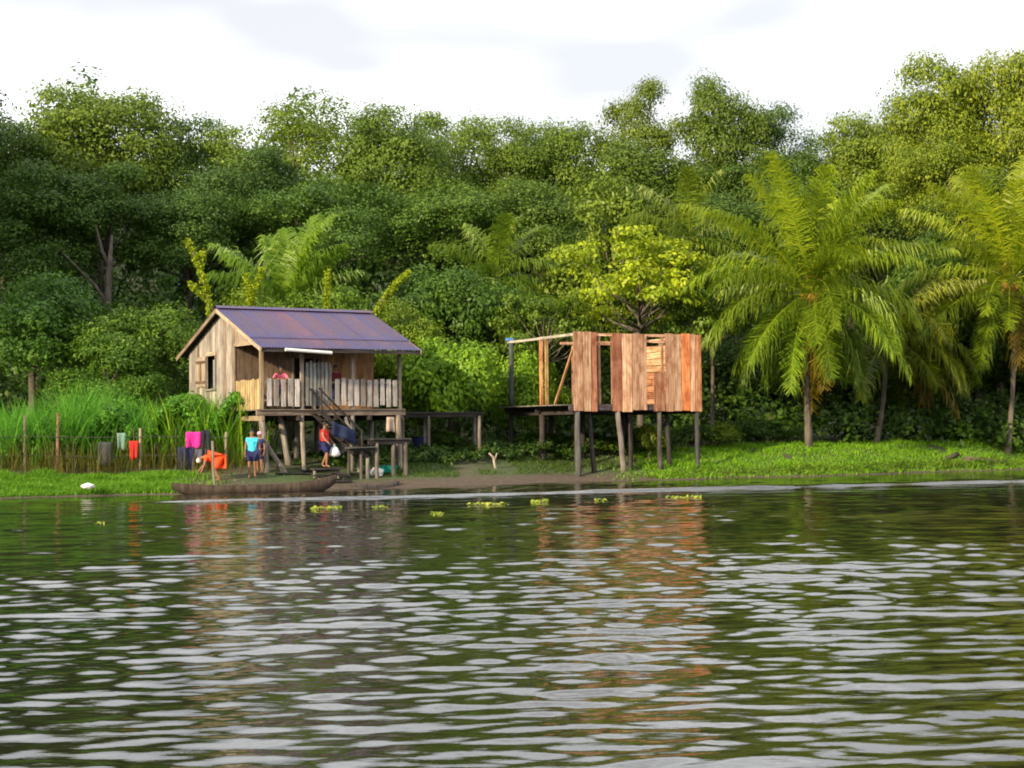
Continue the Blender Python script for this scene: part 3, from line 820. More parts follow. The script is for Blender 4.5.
bar('porch_header', Hp(-.02, .1, 5.29), Hp(-.02, HP, 5.29), .05, .13, WOOD_GREY, house, color=(1.3, 1.15, .95))
wf = bar('window_frame', Hp(-.035, WT0 - .08, WZ1 + .06), Hp(-.035, WT1 + .08, WZ1 + .06), .05, .15, WOOD_GREY, house, color=(2.0, 1.85, 1.6))
for t in (WT0 - .03, WT1 + .03): bar('window_frame', Hp(-.035, t, WZ0), Hp(-.035, t, WZ1 - .02), .07, .04, WOOD_GREY, house, up=HU, color=(.7, .6, .5))
bar('window_sill', Hp(-.05, WT0 - .08, WZ0 - .04), Hp(-.05, WT1 + .08, WZ0 - .04), .09, .06, WOOD_GREY, wf)
CURTAIN = mat_plain('curtain_cloth', (.22, .24, .27), .9, .2)
m = MB(); v = []; f = []
for j in range(5):
    for i in range(9): v.append(Hp(.10 + .03 * math.sin(i * 2.2), WT0 + .12 + .045 * i, WZ0 + .02 + 1.1 * j / 4))
for j in range(4):
    for i in range(8): f.append((j * 9 + i, j * 9 + i + 1, j * 9 + i + 10, j * 9 + i + 9))
m.add(v, f).build('curtain', CURTAIN, wf, smooth=True)
# open shutter beside the window, with two battens and a brace
for i in range(3):
    sh_b = plank_v('shutter_board', -.05, WT1 + .22 + i * .30, .285, WZ0 + .1, WZ1 - .02, 't', color=(1.15, 1.05, .92))
for z in (WZ0 + .28, WZ1 - .22): bar('shutter_batten', Hp(-.085, WT1 + .08, z), Hp(-.085, WT1 + .98, z), .03, .09, WOOD_GREY, sh_b, color=(.7, .5, .38))
bar('shutter_batten', Hp(-.088, WT1 + .52, WZ0 + .30), Hp(-.088, WT1 + .52, WZ1 - .28), .1, .03, WOOD_GREY, sh_b, up=HU, color=(.65, .45, .33))
# porch back wall with a doorway, right and rear walls
DS0, DS1, DZ = 2.35, 3.25, 4.85
nb = 17; bw = HW / nb
for i in range(nb):
    s = (i + .5) * bw; k = rnd.uniform(.75, 1.1)
    col = (k * .95, k * .74, k * .58) if s < 3.6 else (k * 1.5, k * .95, k * .5)
    z0 = DZ if DS0 < s < DS1 else ZF
    plank_v('porch_wall_plank', s, HP + .035, bw - .01, z0, zroof(HP) - .1, 's', color=col)
for i in range(10):
    t = HP + .1 + (i + .5) * (HD - HP - .1) / 10
    plank_v('wall_plank', HW, t, (HD - HP) / 10 - .015, ZF - .1, zroof(t) - .06, 't')
for i in range(12):
    s = (i + .5) * HW / 12
    plank_v('wall_plank', s, HD + .02, HW / 12 - .012, ZF - .1, zroof(HD) - .1, 's')
bar('door_frame', Hp(DS0, HP - .01, ZF), Hp(DS0, HP - .01, DZ), .07, .05, WOOD_GREY, house, up=HV)
bar('door_frame', Hp(DS1, HP - .01, ZF), Hp(DS1, HP - .01, DZ), .07, .05, WOOD_GREY, house, up=HV)
# floor, beams
for i in range(23):
    t = (i + .5) * HD / 23
    bar('floor_board', Hp(-.06, t, ZF - .02), Hp(HW + .1 + rnd.uniform(-.05, .05), t, ZF - .02), HD / 23 - .012, .035, WOOD_GREY, house, color=(.8, .72, .65))
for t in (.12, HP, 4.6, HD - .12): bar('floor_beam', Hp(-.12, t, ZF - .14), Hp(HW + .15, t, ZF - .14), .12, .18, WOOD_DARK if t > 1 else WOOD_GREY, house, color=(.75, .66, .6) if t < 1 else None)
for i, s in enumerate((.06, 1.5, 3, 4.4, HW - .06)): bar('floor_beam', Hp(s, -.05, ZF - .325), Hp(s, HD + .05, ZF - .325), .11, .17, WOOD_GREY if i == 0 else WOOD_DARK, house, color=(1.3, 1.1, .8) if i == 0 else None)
# porch posts and railings
for s, t in ((.06, .08), (1.66, .08), (3.72, .08), (HW - .1, .08)):
    bar('porch_post', Hp(s, t, ZF), Hp(s, t, zroof(t) - .03), .12, .11, WOOD_GREY, house, up=HV, color=(1.45, 1.25, .95) if s < 1 else (.95, .9, .85))
def picket(s, t, z0, z1, w, along, color=None):
    a, b_ = Hp(s, t, z0), Hp(s, t, z1)
    return bar('picket', a, b_, w, .022, WOOD_GREY, house, up=(HU if along == 't' else -HV), jit=.007, color=color, cut=.015)
def rail(s0, s1, z): bar('rail', Hp(s0, .05, z), Hp(s1, .05, z), .05, .07, WOOD_GREY, house, color=(.8, .75, .72))
BLU = (1.25, 1.3, 1.42)  # bluish cast of the shaded house front put into picket colour
for s0, s1 in ((.2, 1.58), (2.92, HW - .2)):
    rail(s0 - .1, s1 + .1, ZF + .32); rail(s0 - .1, s1 + .1, ZF + .98)
    n_ = int((s1 - s0) / .245)
    for i in range(n_):
        k = rnd.uniform(.9, 1.3)
        picket(s0 + (i + .5) * (s1 - s0) / n_, .005, ZF + .1 + rnd.uniform(-.03, .03), ZF + 1.1 + rnd.uniform(-.03, .03), .175, 's', tuple(c * k * 1.15 for c in BLU))
for z in (ZF + .32, ZF + .98): bar('rail', Hp(.05, .12, z), Hp(.05, HP - .05, z), .05, .07, WOOD_GREY, house)
for i in range(10):
    k = rnd.uniform(.85, 1.2)
    picket(-.01, .2 + i * .215, ZF + .0, ZF + 1.08 + rnd.uniform(-.03, .03), .185, 't', (k * 1.45, k * 1.2, k * .72))  # warm sunlight on the porch end put into picket colour
# the tall slatted gate at the head of the stairs
gate = bar('gate', Hp(1.76, .012, ZF + 1.35), Hp(2.82, .012, ZF + 1.35), .03, .08, WOOD_GREY, house, color=(.7, .78, .85))
bar('gate_rail', Hp(1.76, .012, ZF + .35), Hp(2.82, .012, ZF + .35), .03, .08, WOOD_GREY, gate, color=(.7, .78, .85))
for i in range(7):
    bar('gate_slat', Hp(1.82 + i * .155, -.02, ZF + .12), Hp(1.82 + i * .155, -.02, ZF + 1.72 + rnd.uniform(-.05, .05)), .105, .025, WOOD_GREY, gate, up=-HV, color=(.95, 1.1, 1.22))
WHITE = mat_plain('white_plastic', (.78, .78, .76), .45, .06)
gt = MB().tube([Hp(.62, -OV - .08, 4.99), Hp(2.45, -OV - .08, 4.90)], [.06, .06], 8).build('gutter', WHITE, house)
# stilts
def stilt(s, t, s2=None, t2=None, z1=None, r=.11, par=house, mat=WOOD_POST, color=None, nm='stilt'):
    p1 = Hp(s if s2 is None else s2, t if t2 is None else t2, z1 or ZF - .24)
    p0 = Hp(s, t, 0); p0.z = float(ground_z(p0.x, p0.y)) - .25
    return post(nm, p0, p1, r, mat, par, color=color)
LT = (1.55, 1.45, 1.3)
stilt(.2, -.05, .06, .1, r=.13, color=LT); stilt(.95, -.3, .12, .25, z1=1.9, r=.10, color=(1.3, 1.2, 1.1))
stilt(.05, 2.3, .06, 2.35, color=LT); stilt(.06, 4.6); stilt(.06, 6.8)
stilt(1.55, .9, 1.25, 1.1, r=.13, color=(1.25, 1.2, 1.1)); stilt(1.70, .05, 1.66, .1, r=.085, color=LT)
stilt(3.72, .2, 3.72, .1, r=.10, color=(1.1, 1.1, 1.05)); stilt(5.65, .0, 5.65, .1, r=.12, color=(1.3, 1.2, 1.1))
stilt(2.5, 2.4); stilt(4.4, 2.4); stilt(5.7, 2.4); stilt(1.5, 4.6); stilt(3, 4.6); stilt(4.4, 4.6); stilt(5.7, 4.6); stilt(3, 6.8); stilt(5.7, 6.8)
bar('brace', Hp(3.35, -.02, ZF - .3), Hp(3.62, -.1, 1.75), .09, .07, WOOD_GREY, house, up=HV, color=(1.6, 1.6, 1.55))

# stairs from the porch down to the right
stairs = empty('wooden_stairs', Hp(3.4, -.8, .4), HA)
tag(stairs, 'dark wooden stairs running down from the porch gate', 'stairs')
for dt in (0, -.75):
    bar('stringer', Hp(1.95, -.08 + dt, ZF - .08), Hp(3.75, -.35 + dt, 1.02), .05, .16, WOOD_DARK, stairs)
    bar('handrail', Hp(1.9, -.08 + dt, ZF + .75), Hp(3.6, -.30 + dt, 1.95), .05, .06, WOOD_DARK, stairs)
    bar('rail_post', Hp(2.0, -.1 + dt, ZF - .1), Hp(2.0, -.1 + dt, ZF + .75), .06, .06, WOOD_DARK, stairs, up=HV)
    bar('rail_post', Hp(3.5, -.34 + dt, 1.15), Hp(3.5, -.34 + dt, 2.1), .06, .06, WOOD_DARK, stairs, up=HV)
for i in range(7):
    f_ = (i + .5) / 7; s = 1.95 + 1.8 * f_; z = ZF - .08 + (1.02 - ZF + .08) * f_; t = -.08 - .27 * f_
    bar('tread', Hp(s, t + .02, z + .05), Hp(s, t - .78, z + .05), .24, .035, WOOD_DARK, stairs)
post('foot_post', Hp(3.75, -.33, .0), Hp(3.75, -.33, 1.05), .07, WOOD_POST, stairs); post('foot_post', Hp(3.7, -1.12, -.1), Hp(3.7, -1.12, 1.05), .07, WOOD_POST, stairs)

# raised landing in front of the right half of the porch
deck = empty('wooden_landing', Hp(4.6, -.7, .3), HA)
tag(deck, 'low dark wooden landing on posts below the right half of the porch', 'platform')
for i in range(6): bar('deck_board', Hp(3.85, -1.2 + i * .19, 1.74), Hp(5.35 + rnd.uniform(-.1, .1), -1.2 + i * .19, 1.74), .175, .035, WOOD_POST, deck, color=(.5, .5, .53))
for t in (-1.18, -.25): bar('beam', Hp(3.7, t, 1.63), Hp(5.4, t, 1.63), .09, .16, WOOD_DARK, deck)
for i in range(3): bar('shelf_board', Hp(2.85, -1.25 + i * .24, 1.44 + .004 * i), Hp(3.95, -1.25 + i * .24, 1.46), .22, .04, WOOD_POST, deck, color=(.5, .55, .58))
bar('beam', Hp(2.8, -1.1, 1.36), Hp(4.0, -1.1, 1.38), .08, .11, WOOD_DARK, deck)
for s, t in ((4.05, -1.18), (4.75, -1.15), (5.25, -1.18), (5.25, -.25), (4.4, -.25)):
    p0 = Hp(s, t, 0); p0.z = float(ground_z(p0.x, p0.y)) - .3
    post('leg', p0, Hp(s, t, 1.6), .08, WOOD_POST, deck, color=(.75, .7, .65))
for s, t in ((2.95, -1.1), (3.45, -1.1)):
    p0 = Hp(s, t, 0); p0.z = float(ground_z(p0.x, p0.y)) - .3
    post('leg', p0, Hp(s, t, 1.36), .06, WOOD_POST, deck, color=(.55, .52, .5))

steps = empty('plank_steps', Hp(2.2, -1.3, .2), HA)
tag(steps, 'short plank steps at the water below the stairs', 'steps')
for i, z in enumerate((.70, .48, .26)):
    bar('tread', Hp(1.55 - .1 * i, -.95 - .33 * i, z), Hp(2.75, -.95 - .33 * i, z), .32, .06, WOOD_DARK, steps)
for s in (1.65, 2.6):
    post('leg', Hp(s, -.95, -.1), Hp(s, -.95, .67), .06, WOOD_POST, steps); post('leg', Hp(s, -1.3, -.2), Hp(s, -1.3, .45), .05, WOOD_POST, steps); post('leg', Hp(s, -1.62, -.25), Hp(s, -1.62, .23), .05, WOOD_POST, steps)

# plank walkway between the two buildings
wa, wb = Hp(HW + .25, 3.0, 0), at(480, 415, 64.2); wb.z = 0
wdir = (wb - wa).normalized(); wn = Vector((-wdir.y, wdir.x, 0)); WL = (wb - wa).length
walk = empty('plank_walkway', Vector((wa.x, wa.y, .6)))
tag(walk, 'dark raised plank walkway on thin posts between the two buildings', 'walkway')
for i in range(6): bar('deck_board', wa + wn * (i * .2 - .5) + Vector((0, 0, 2.74)), wb + wn * (i * .2 - .5) + wdir * rnd.uniform(-.12, .12) + Vector((0, 0, 2.74)), .185, .04, WOOD_DARK, walk, color=(1.5, 1.5, 1.6))
for q in (-.5, .5): bar('beam', wa + wn * q + Vector((0, 0, 2.63)), wb + wn * q + Vector((0, 0, 2.63)), .09, .15, WOOD_DARK, walk)
for f_ in (.26, .5, .97):
    for q in (-.5, .5):
        p = wa + wdir * WL * f_ + wn * q; p0 = p.copy(); p0.z = float(ground_z(p.x, p.y)) - .25
        post('leg', p0, p + Vector((0, 0, 2.6)), .075, WOOD_POST, walk, color=(1.3, 1.2, 1.05) if q < 0 else None)

# ------------------------------------------------------------------ the unfinished hut
BA = R(25); BU = Vector((math.cos(BA), math.sin(BA), 0)); BV = Vector((-math.sin(BA), math.cos(BA), 0))
BO = at(575, 430, 62.5); BO.z = 0; BW, BD = 5.7, 6.0
def Bp(s, t, z): return BO + BU * s + BV * t + Vector((0, 0, z))
hut = empty('unfinished_hut', Vector((BO.x, BO.y, .4)), BA)
tag(hut, 'unfinished roofless hut on stilts, half clad in fresh orange planks', 'hut')
B0, B1 = 2.72, 5.82; BF = 3.02
def sx_(px): return (px - 575) / 125 * BW
TAN, RED, ORG, PAL = (1.05, 1.0, .95), (.80, .55, .50), (1.25, .72, .42), (1.25, 1.25, 1.2)
for p0, p1, col, z0, z1 in ((573, 582, TAN, 0, 0), (582.6, 590, PAL, 0, 0), (590.6, 595.5, RED, 0, 0),
                            (611, 620, RED, 0, .0), (620.6, 630, PAL, 0, -.02), (630.6, 637, TAN, .02, 0), (637.5, 645, PAL, 0, -.03),
                            (652, 663, (.85, .68, .58), .0, -1.55), (664, 671.5, TAN, -.02, 0), (672, 680, PAL, 0, 0), (680.5, 689, ORG, 0, .02), (689.5, 694, TAN, 0, -.02), (694.5, 700.5, (1.1, .85, .65), 0, 0)):
    s0, s1 = sx_(p0), sx_(p1)
    bar('wall_plank', Bp((s0 + s1) / 2, -.1 + rnd.uniform(-.01, .01), B0 + z0 + rnd.uniform(-.03, .03)), Bp((s0 + s1) / 2, -.1 + rnd.uniform(-.01, .01), B1 + z1 + rnd.uniform(-.02, .02)), s1 - s0, .03, WOOD_FRESH, hut, up=-BV, jit=.006, color=col, cut=.02)
# floor frame
for t in (.0, BD / 2, BD): bar('floor_beam', Bp(-.25, t, BF - .17), Bp(BW + .1, t, BF - .17), .12, .2, WOOD_DARK, hut, color=(1.4, 1.3, 1.5))
for s in (.05, 1.9, 3.8, BW - .05): bar('floor_beam', Bp(s, -.04, BF - .34), Bp(s, BD + .1, BF - .34), .1, .14, WOOD_DARK, hut)
for i in range(20):
    t = .1 + (i + .5) * (BD - .1) / 20
    bar('floor_board', Bp(-.55 + rnd.uniform(-.06, .06), t, BF - .04), Bp(BW - .06, t, BF - .04), BD / 20 - .012, .035, WOOD_POST, hut, color=(1.3, 1.25, 1.2))
# frame above
def stud(s, t, w=.09, z0=BF - .02, z1=B1 - .12, mat=WOOD_FRESH, color=(.8, .75, .7)): bar('stud', Bp(s, t, z0), Bp(s, t, z1), w, .08, mat, hut, up=BV, color=color)
for s in (.05, sx_(599), sx_(612), sx_(644), sx_(662), BW - .06): stud(s, .0)
for t, col in ((2.55, (.7, .75, .5)), (3.05, (1.1, .85, .6))): stud(.05, t, .12, color=col)
post('corner_post', Bp(.05, BD - .05, BF - .02), Bp(.05, BD - .05, B1 - .1), .11, WOOD_POST, hut, color=(.32, .40, .46)); stud(BW - .06, BD - .05); stud(BW - .06, 3); stud(3, BD - .05)
bar('top_plate', Bp(0, 0, B1 - .08), Bp(BW - .02, 0, B1 - .08), .09, .1, WOOD_FRESH, hut, color=PAL)
bar('top_plate', Bp(.05, .06, B1 - .075), Bp(.05, BD + .25, B1 - .075), .09, .1, WOOD_GREY, hut, color=(1.3, 1.35, 1.3))
bar('top_plate', Bp(BW - .06, .06, B1 - .07), Bp(BW - .06, BD, B1 - .07), .09, .1, WOOD_FRESH, hut)
bar('top_plate', Bp(2.4, BD - .05, B1 - .09), Bp(BW - .12, BD - .05, B1 - .09), .09, .1, WOOD_FRESH, hut)
bar('wall_rail', Bp(sx_(596), -.03, B1 - .38), Bp(sx_(612), -.03, B1 - .38), .05, .08, WOOD_FRESH, hut, color=(.9, .8, .7))
bar('wall_rail', Bp(sx_(645), -.03, B1 - .32), Bp(sx_(664), -.03, B1 - .34), .05, .08, WOOD_FRESH, hut, color=PAL)
bar('brace', Bp(.05, .12, B1 - .55), Bp(.05, 1.85, BF), .07, .08, WOOD_FRESH, hut, color=(1.0, .9, .65))
for i in range(9):                                                # boards on the inside of the right wall
    z = BF + .12 + i * .28
    bar('inner_board', Bp(BW - .14, .35, z), Bp(BW - .14, 4.6 + rnd.uniform(-.3, .3), z), .03, .25, WOOD_FRESH, hut, color=(1.2, 1.15, 1.0) if i > 4 else (.85, .62, .5))
BLUE = mat_plain('blue_plastic', (.10, .22, .55), .5, .1)
MB().box((-.13, -.11, -.05), (.13, .11, .07)).build('blue_cover', BLUE, hut, Matrix.Translation(Bp(.05, BD + .1, B1 + .04)) @ Matrix.Rotation(BA, 4, 'Z'))
def hstilt(s, t, s2=None, r=.1, mat=WOOD_POST, color=None):
    p0 = Bp(s, t, 0); p0.z = float(ground_z(p0.x, p0.y)) - .25
    post('stilt', p0, Bp(s if s2 is None else s2, t, BF - .4 if t else BF - .27), r, mat, hut, color=color)
hstilt(.12, 0, r=.12, color=(.5, .53, .58)); hstilt(2.2, 0, 1.9, r=.12, color=(.8, .74, .74)); hstilt(3.8, .0, color=(.42, .42, .42)); hstilt(BW - .15, 0, r=.10, color=(.5, .53, .6)); hstilt(1.0, .3, .8, mat=WOOD_DARK); hstilt(2.75, .5, mat=WOOD_DARK); hstilt(4.6, .6, 4.5, mat=WOOD_DARK)  # stilts coloured darker to stand in for deep shadow under the floor
for s, t, r in ((.05, 3, .14), (.0, 5.9, .1), (1.9, 3, .12), (1.9, 5.9, .1), (3.8, 3, .12), (3.8, 5.9, .11), (BW - .1, 3, .12), (BW - .1, 5.9, .1), (.9, 1.6, .12)):
    hstilt(s, t, r=r, mat=WOOD_DARK)

# forked stake at the water
g = gpt(495, 62.3); o = empty('forked_stake', g); m = MB()
m.tube([g - Vector((0, 0, .2)), at(496, 470, 62.3), at(493, 457, 62.3), at(489, 453, 62.3)], [.06, .055, .05, .03], 7)
m.tube([at(494, 462, 62.3), at(497, 453, 62.3)], [.04, .025], 6); m.build('trunk', WOOD_POST, o, smooth=True, color=(1.6, 1.5, 1.3))
tag(o, 'pale forked stake standing in the mud between the buildings', 'stake')

# ------------------------------------------------------------------ people
SKIN = mat_plain('brown_skin', (.26, .125, .07), .55, .08)
HAIR = mat_plain('black_hair', (.012, .010, .009), .5, .2)
GREYHAIR = mat_plain('white_headcloth', (.62, .60, .58), .8, .1)
EYE = mat_plain('eye_white', (.7, .68, .64), .3, .02)
def cloth(name, col): return mat_plain(name, col, .9, .14, 14)
STAND = dict(pel=(0, 0, .93), spi=(0, -.01, 1.12), che=(0, 0, 1.30), nek=(0, .01, 1.45), hd0=(0, -.01, 1.53), hd1=(0, -.015, 1.61), hd2=(0, 0, 1.68),
             shL=(.17, .01, 1.38), elL=(.225, .03, 1.12), wrL=(.24, -.03, .88), haL=(.24, -.05, .81),
             shR=(-.17, .01, 1.38), elR=(-.225, .03, 1.12), wrR=(-.24, -.03, .88), haR=(-.24, -.05, .81),
             hiL=(.09, 0, .88), knL=(.10, -.03, .49), anL=(.10, .02, .09), toL=(.115, -.14, .04),
             hiR=(-.09, 0, .88), knR=(-.10, -.03, .49), anR=(-.10, .02, .09), toR=(-.115, -.14, .04))
RAD = dict(pel=.125, spi=.115, che=.13, nek=.052, hd0=.068, hd1=.092, hd2=.07, sh=.062, el=.042, wr=.028, ha=.032, hi=.088, kn=.058, an=.036, to=.032)
EDG = [('pel', 'spi'), ('spi', 'che'), ('che', 'nek'), ('nek', 'hd0'), ('hd0', 'hd1'), ('hd1', 'hd2')] + [e for s in 'LR' for e in
       (('che', 'sh' + s), ('sh' + s, 'el' + s), ('el' + s, 'wr' + s), ('wr' + s, 'ha' + s), ('pel', 'hi' + s), ('hi' + s, 'kn' + s), ('kn' + s, 'an' + s), ('an' + s, 'to' + s))]
def rad_of(k): return RAD.get(k, RAD.get(k[:2], .05))
def skinned(name, P, edges, radii, mat, parent, mtx, root, sub=2, extra=()):
    """continuous surface grown round a skeleton; extra: separate short chains rooted inside it (fingers)"""
    import bmesh
    bm = bmesh.new(); lay = bm.verts.layers.skin.verify(); V = {}
    for a, b_ in edges:
        for k in (a, b_):
            if k not in V:
                V[k] = bm.verts.new(P[k]); V[k][lay].radius = (radii[k], radii[k]); V[k][lay].use_root = (k == root)
        bm.edges.new((V[a], V[b_]))
    for chain, rr in extra:
        prev = None
        for i, p in enumerate(chain):
            q = bm.verts.new(p); q[lay].radius = (rr, rr); q[lay].use_root = (i == 0)
            if prev: bm.edges.new((prev, q))
            prev = q
    me = bpy.data.meshes.new(name); bm.to_mesh(me); bm.free(); me.materials.append(mat)
    o = obj(name, me, parent, mtx)
    sk = o.modifiers.new('skin', 'SKIN'); sk.use_smooth_shade = True
    sb = o.modifiers.new('sub', 'SUBSURF'); sb.levels = sub; sb.render_levels = sub
    return o
def fingers(P, s):
    w, h = Vector(P['wr' + s]), Vector(P['ha' + s]); d = (h - w).normalized()
    sd = d.cross(Vector((0, 1, 0))); sd = sd.normalized() if sd.length > .1 else Vector((1, 0, 0))
    cu = sd.cross(d).normalized(); out = []
    for i, (o_, l) in enumerate(((-.026, .062), (-.009, .074), (.009, .07), (.025, .055))):
        b_ = h + sd * o_ * 1.1 + d * .005; k = b_ + d * l * .55; out.append(([b_, k, k + (d + cu * .5) * l * .45], .009))
    b_ = w + d * .03 + sd * -.02; out.append(([b_, b_ + (d * .5 - sd * .8) * .045, b_ + (d * .5 - sd * .8) * .045 + d * .03], .010))
    return out
def person(label, loc, yaw, pose, scale, shirt, shorts, sleeves=.55, legs=.75, hair=HAIR, skirt=False, bulk=1.0, group='people at the house'):
    P = dict(STAND); P.update(pose); P = {k: Vector(v) * scale for k, v in P.items()}
    o = empty('person', loc, yaw); M = o.matrix_basis.copy()
    rd = {k: rad_of(k) * scale for k in P}
    body = skinned('body', P, EDG, rd, SKIN, o, M, 'pel', 2, fingers(P, 'L') + fingers(P, 'R'))
    # shirt follows torso and upper arms
    Q = dict(P); ed = [('pel', 'spi'), ('spi', 'che'), ('che', 'nb')]; Q['nb'] = P['che'].lerp(P['nek'], .65); r2 = {k: rad_of(k) * scale * 1.16 for k in P}; r2['nb'] = .07 * scale
    r2['che'] *= 1.06 * bulk; r2['spi'] *= 1.04 * bulk; r2['pel'] *= bulk
    for s in 'LR':
        Q['ue' + s] = P['sh' + s].lerp(P['el' + s], sleeves); r2['ue' + s] = .066 * scale; r2['sh' + s] = .076 * scale
        ed += [('che', 'sh' + s), ('sh' + s, 'ue' + s)]
    skinned('shirt', Q, ed, r2, shirt, o, M, 'spi')
    ed = []; r3 = {k: rad_of(k) * scale * 1.2 for k in P}
    r3['pel'] = .16 * scale * bulk
    for s in 'LR':
        Q['lk' + s] = P['hi' + s].lerp(P['kn' + s], legs) if legs <= 1 else P['kn' + s].lerp(P['an' + s], legs - 1)
        r3['lk' + s] = .10 * scale * bulk if legs <= 1 else .06 * scale; r3['hi' + s] = .118 * scale * bulk; r3['kn' + s] = .08 * scale
        ed += [('pel', 'hi' + s)] + ([('hi' + s, 'lk' + s)] if legs <= 1 else [('hi' + s, 'kn' + s), ('kn' + s, 'lk' + s)])
    if skirt:
        Q['hem'] = (P['knL'] + P['knR']) / 2 + Vector((0, 0, .06)); r3['hem'] = .21 * scale; ed = [('pel', 'hem')]
    skinned('skirt' if skirt else 'shorts', Q, ed, r3, shorts, o, M, 'pel')
    # hair cap, nose, eyes, ears set on the head
    hc = P['hd1']; ax = (P['hd2'] - P['hd0']).normalized(); fw = Vector((0, -1, 0)); fw = (fw - ax * fw.dot(ax)); fw = fw.normalized() if fw.length > .2 else Vector((0, 0, -1))
    rt = ax.cross(fw)
    B = Matrix((rt, fw, ax)).transposed().to_4x4(); B.translation = hc
    r = .098 * scale
    m = MB(); m.ball((0, -.018 * scale, .03 * scale), r, 10, 8, (1.02, 1.0, .98)); hm = m.build('hair', hair, o, M @ B, smooth=True)
    MB().ball((0, .098 * scale, -.02 * scale), .017 * scale, 6, 5, (.8, 1, 1.3)).build('nose', SKIN, body, M @ B, smooth=True)
    for sg in (-1, 1):
        MB().ball((sg * .034 * scale, .086 * scale, .0), .011 * scale, 6, 4).build('eye', EYE, body, M @ B, smooth=True)
        MB().ball((sg * .094 * scale, .0, -.015 * scale), .022 * scale, 6, 4, (.5, .8, 1.2)).build('ear', SKIN, body, M @ B, smooth=True)
    return tag(o, label, 'person', group)

TURQ, NAVY, REDC, PINK, ORANGE, MAROON, MAG = (cloth('turquoise_cotton', (.06, .55, .72)), cloth('navy_cotton', (.018, .022, .085)), cloth('red_cotton', (.70, .03, .025)),
    cloth('pink_cotton', (.80, .16, .26)), cloth('orange_cotton', (.85, .09, .02)), cloth('maroon_cotton', (.16, .02, .03)), cloth('magenta_cotton', (.75, .03, .30)))
ROSE = cloth('pale_pink_cotton', (.75, .33, .55))
p = gpt(252, 56.4)
person('person in turquoise shirt and navy shorts standing behind the canoe', p, R(8), {'elL': (.25, .02, 1.12), 'wrL': (.27, -.03, .88), 'haL': (.275, -.05, .81)}, 1.0, TURQ, NAVY, .5, .8, bulk=1.18)
p = gpt(259.5, 57.2)
person('smaller person in navy with a pink headscarf, half behind the turquoise shirt', p, R(-25), {}, .88, NAVY, NAVY, .6, .8, hair=ROSE)
# bending over, seen from the side, head to the left
BEND = dict(pel=(0, .12, .80), spi=(0, -.03, .90), che=(0, -.25, .90), nek=(0, -.38, .86), hd0=(0, -.46, .82), hd1=(0, -.54, .77), hd2=(0, -.60, .72),
            shL=(.16, -.30, .86), elL=(.19, -.36, .60), wrL=(.17, -.46, .38), haL=(.16, -.49, .31), shR=(-.16, -.30, .86), elR=(-.19, -.40, .60), wrR=(-.17, -.54, .40), haR=(-.16, -.58, .34),
            hiL=(.09, .12, .76), knL=(.11, -.02, .42), anL=(.11, .16, .09), toL=(.12, 0, .04), hiR=(-.09, .12, .76), knR=(-.11, -.05, .42), anR=(-.11, .1, .09), toR=(-.12, -.06, .04))
p = gpt(215, 55.7); p.z -= .04
person('person in an orange dress and white headcloth bending low over the canoe', p, R(-80), BEND, 1.0, ORANGE, ORANGE, .6, 1.0, hair=GREYHAIR, bulk=1.6)
p = Hp(2.05, -.98, .735)
WALK = dict(anL=(.09, .16, .10), toL=(.10, .02, .04), knL=(.10, -.02, .50), anR=(-.09, -.10, .09), toR=(-.10, -.26, .04), knR=(-.10, -.14, .50),
            elR=(-.23, -.06, 1.13), wrR=(-.23, -.24, .95), haR=(-.23, -.30, .90), elL=(.23, -.04, 1.13), wrL=(.23, -.20, .93), haL=(.23, -.26, .88))
person('person in a red shirt and dark shorts carrying a white bag down the steps', p, R(70), WALK, .97, REDC, NAVY, .5, .9, bulk=1.15)
LEAN = dict(spi=(0, -.06, 1.10), che=(0, -.18, 1.25), nek=(0, -.24, 1.39), hd0=(0, -.28, 1.46), hd1=(0, -.30, 1.54), hd2=(0, -.29, 1.61), shL=(.17, -.18, 1.32), elL=(.30, -.32, 1.12), wrL=(.12, -.42, 1.13), haL=(.05, -.44, 1.13),
            shR=(-.17, -.18, 1.32), elR=(-.30, -.32, 1.12), wrR=(-.12, -.42, 1.14), haR=(-.05, -.43, 1.16))
person('person in a pink shirt leaning on the porch railing', Hp(1.0, .52, ZF), HA + R(-20), LEAN, .96, PINK, MAROON, .8, 1.6, bulk=1.2)
person('person in a dark red shirt standing in the shade of the porch', Hp(3.35, .75, ZF), HA + R(-10), {}, .96, MAROON, NAVY, .6, 1.5)
# the bag in the hand
BAG = cloth('white_plastic_bag', (.68, .68, .70))
g = p + Matrix.Rotation(R(70), 3, 'Z') @ Vector((.22, -.27, .86))
m = MB(); prof = [(.0, .03), (-.08, .04), (-.14, .13), (-.26, .19), (-.38, .20), (-.45, .15), (-.47, .05)]
v = []; f = []
for j, (z, r) in enumerate(prof):
    for i in range(10):
        a = 2 * math.pi * i / 10; k = rnd.uniform(.85, 1.15); v.append((g.x + math.cos(a) * r * k, g.y + math.sin(a) * r * .75 * k, g.z + z))
    if j:
        for i in range(10): f.append(((j - 1) * 10 + i, j * 10 + i, j * 10 + (i + 1) % 10, (j - 1) * 10 + (i + 1) % 10))
f.append(tuple(range(60, 70))); m.add(v, f)
tag(m.build('carrier_bag', BAG, smooth=True), 'full white plastic bag carried by the person in red', 'bag')

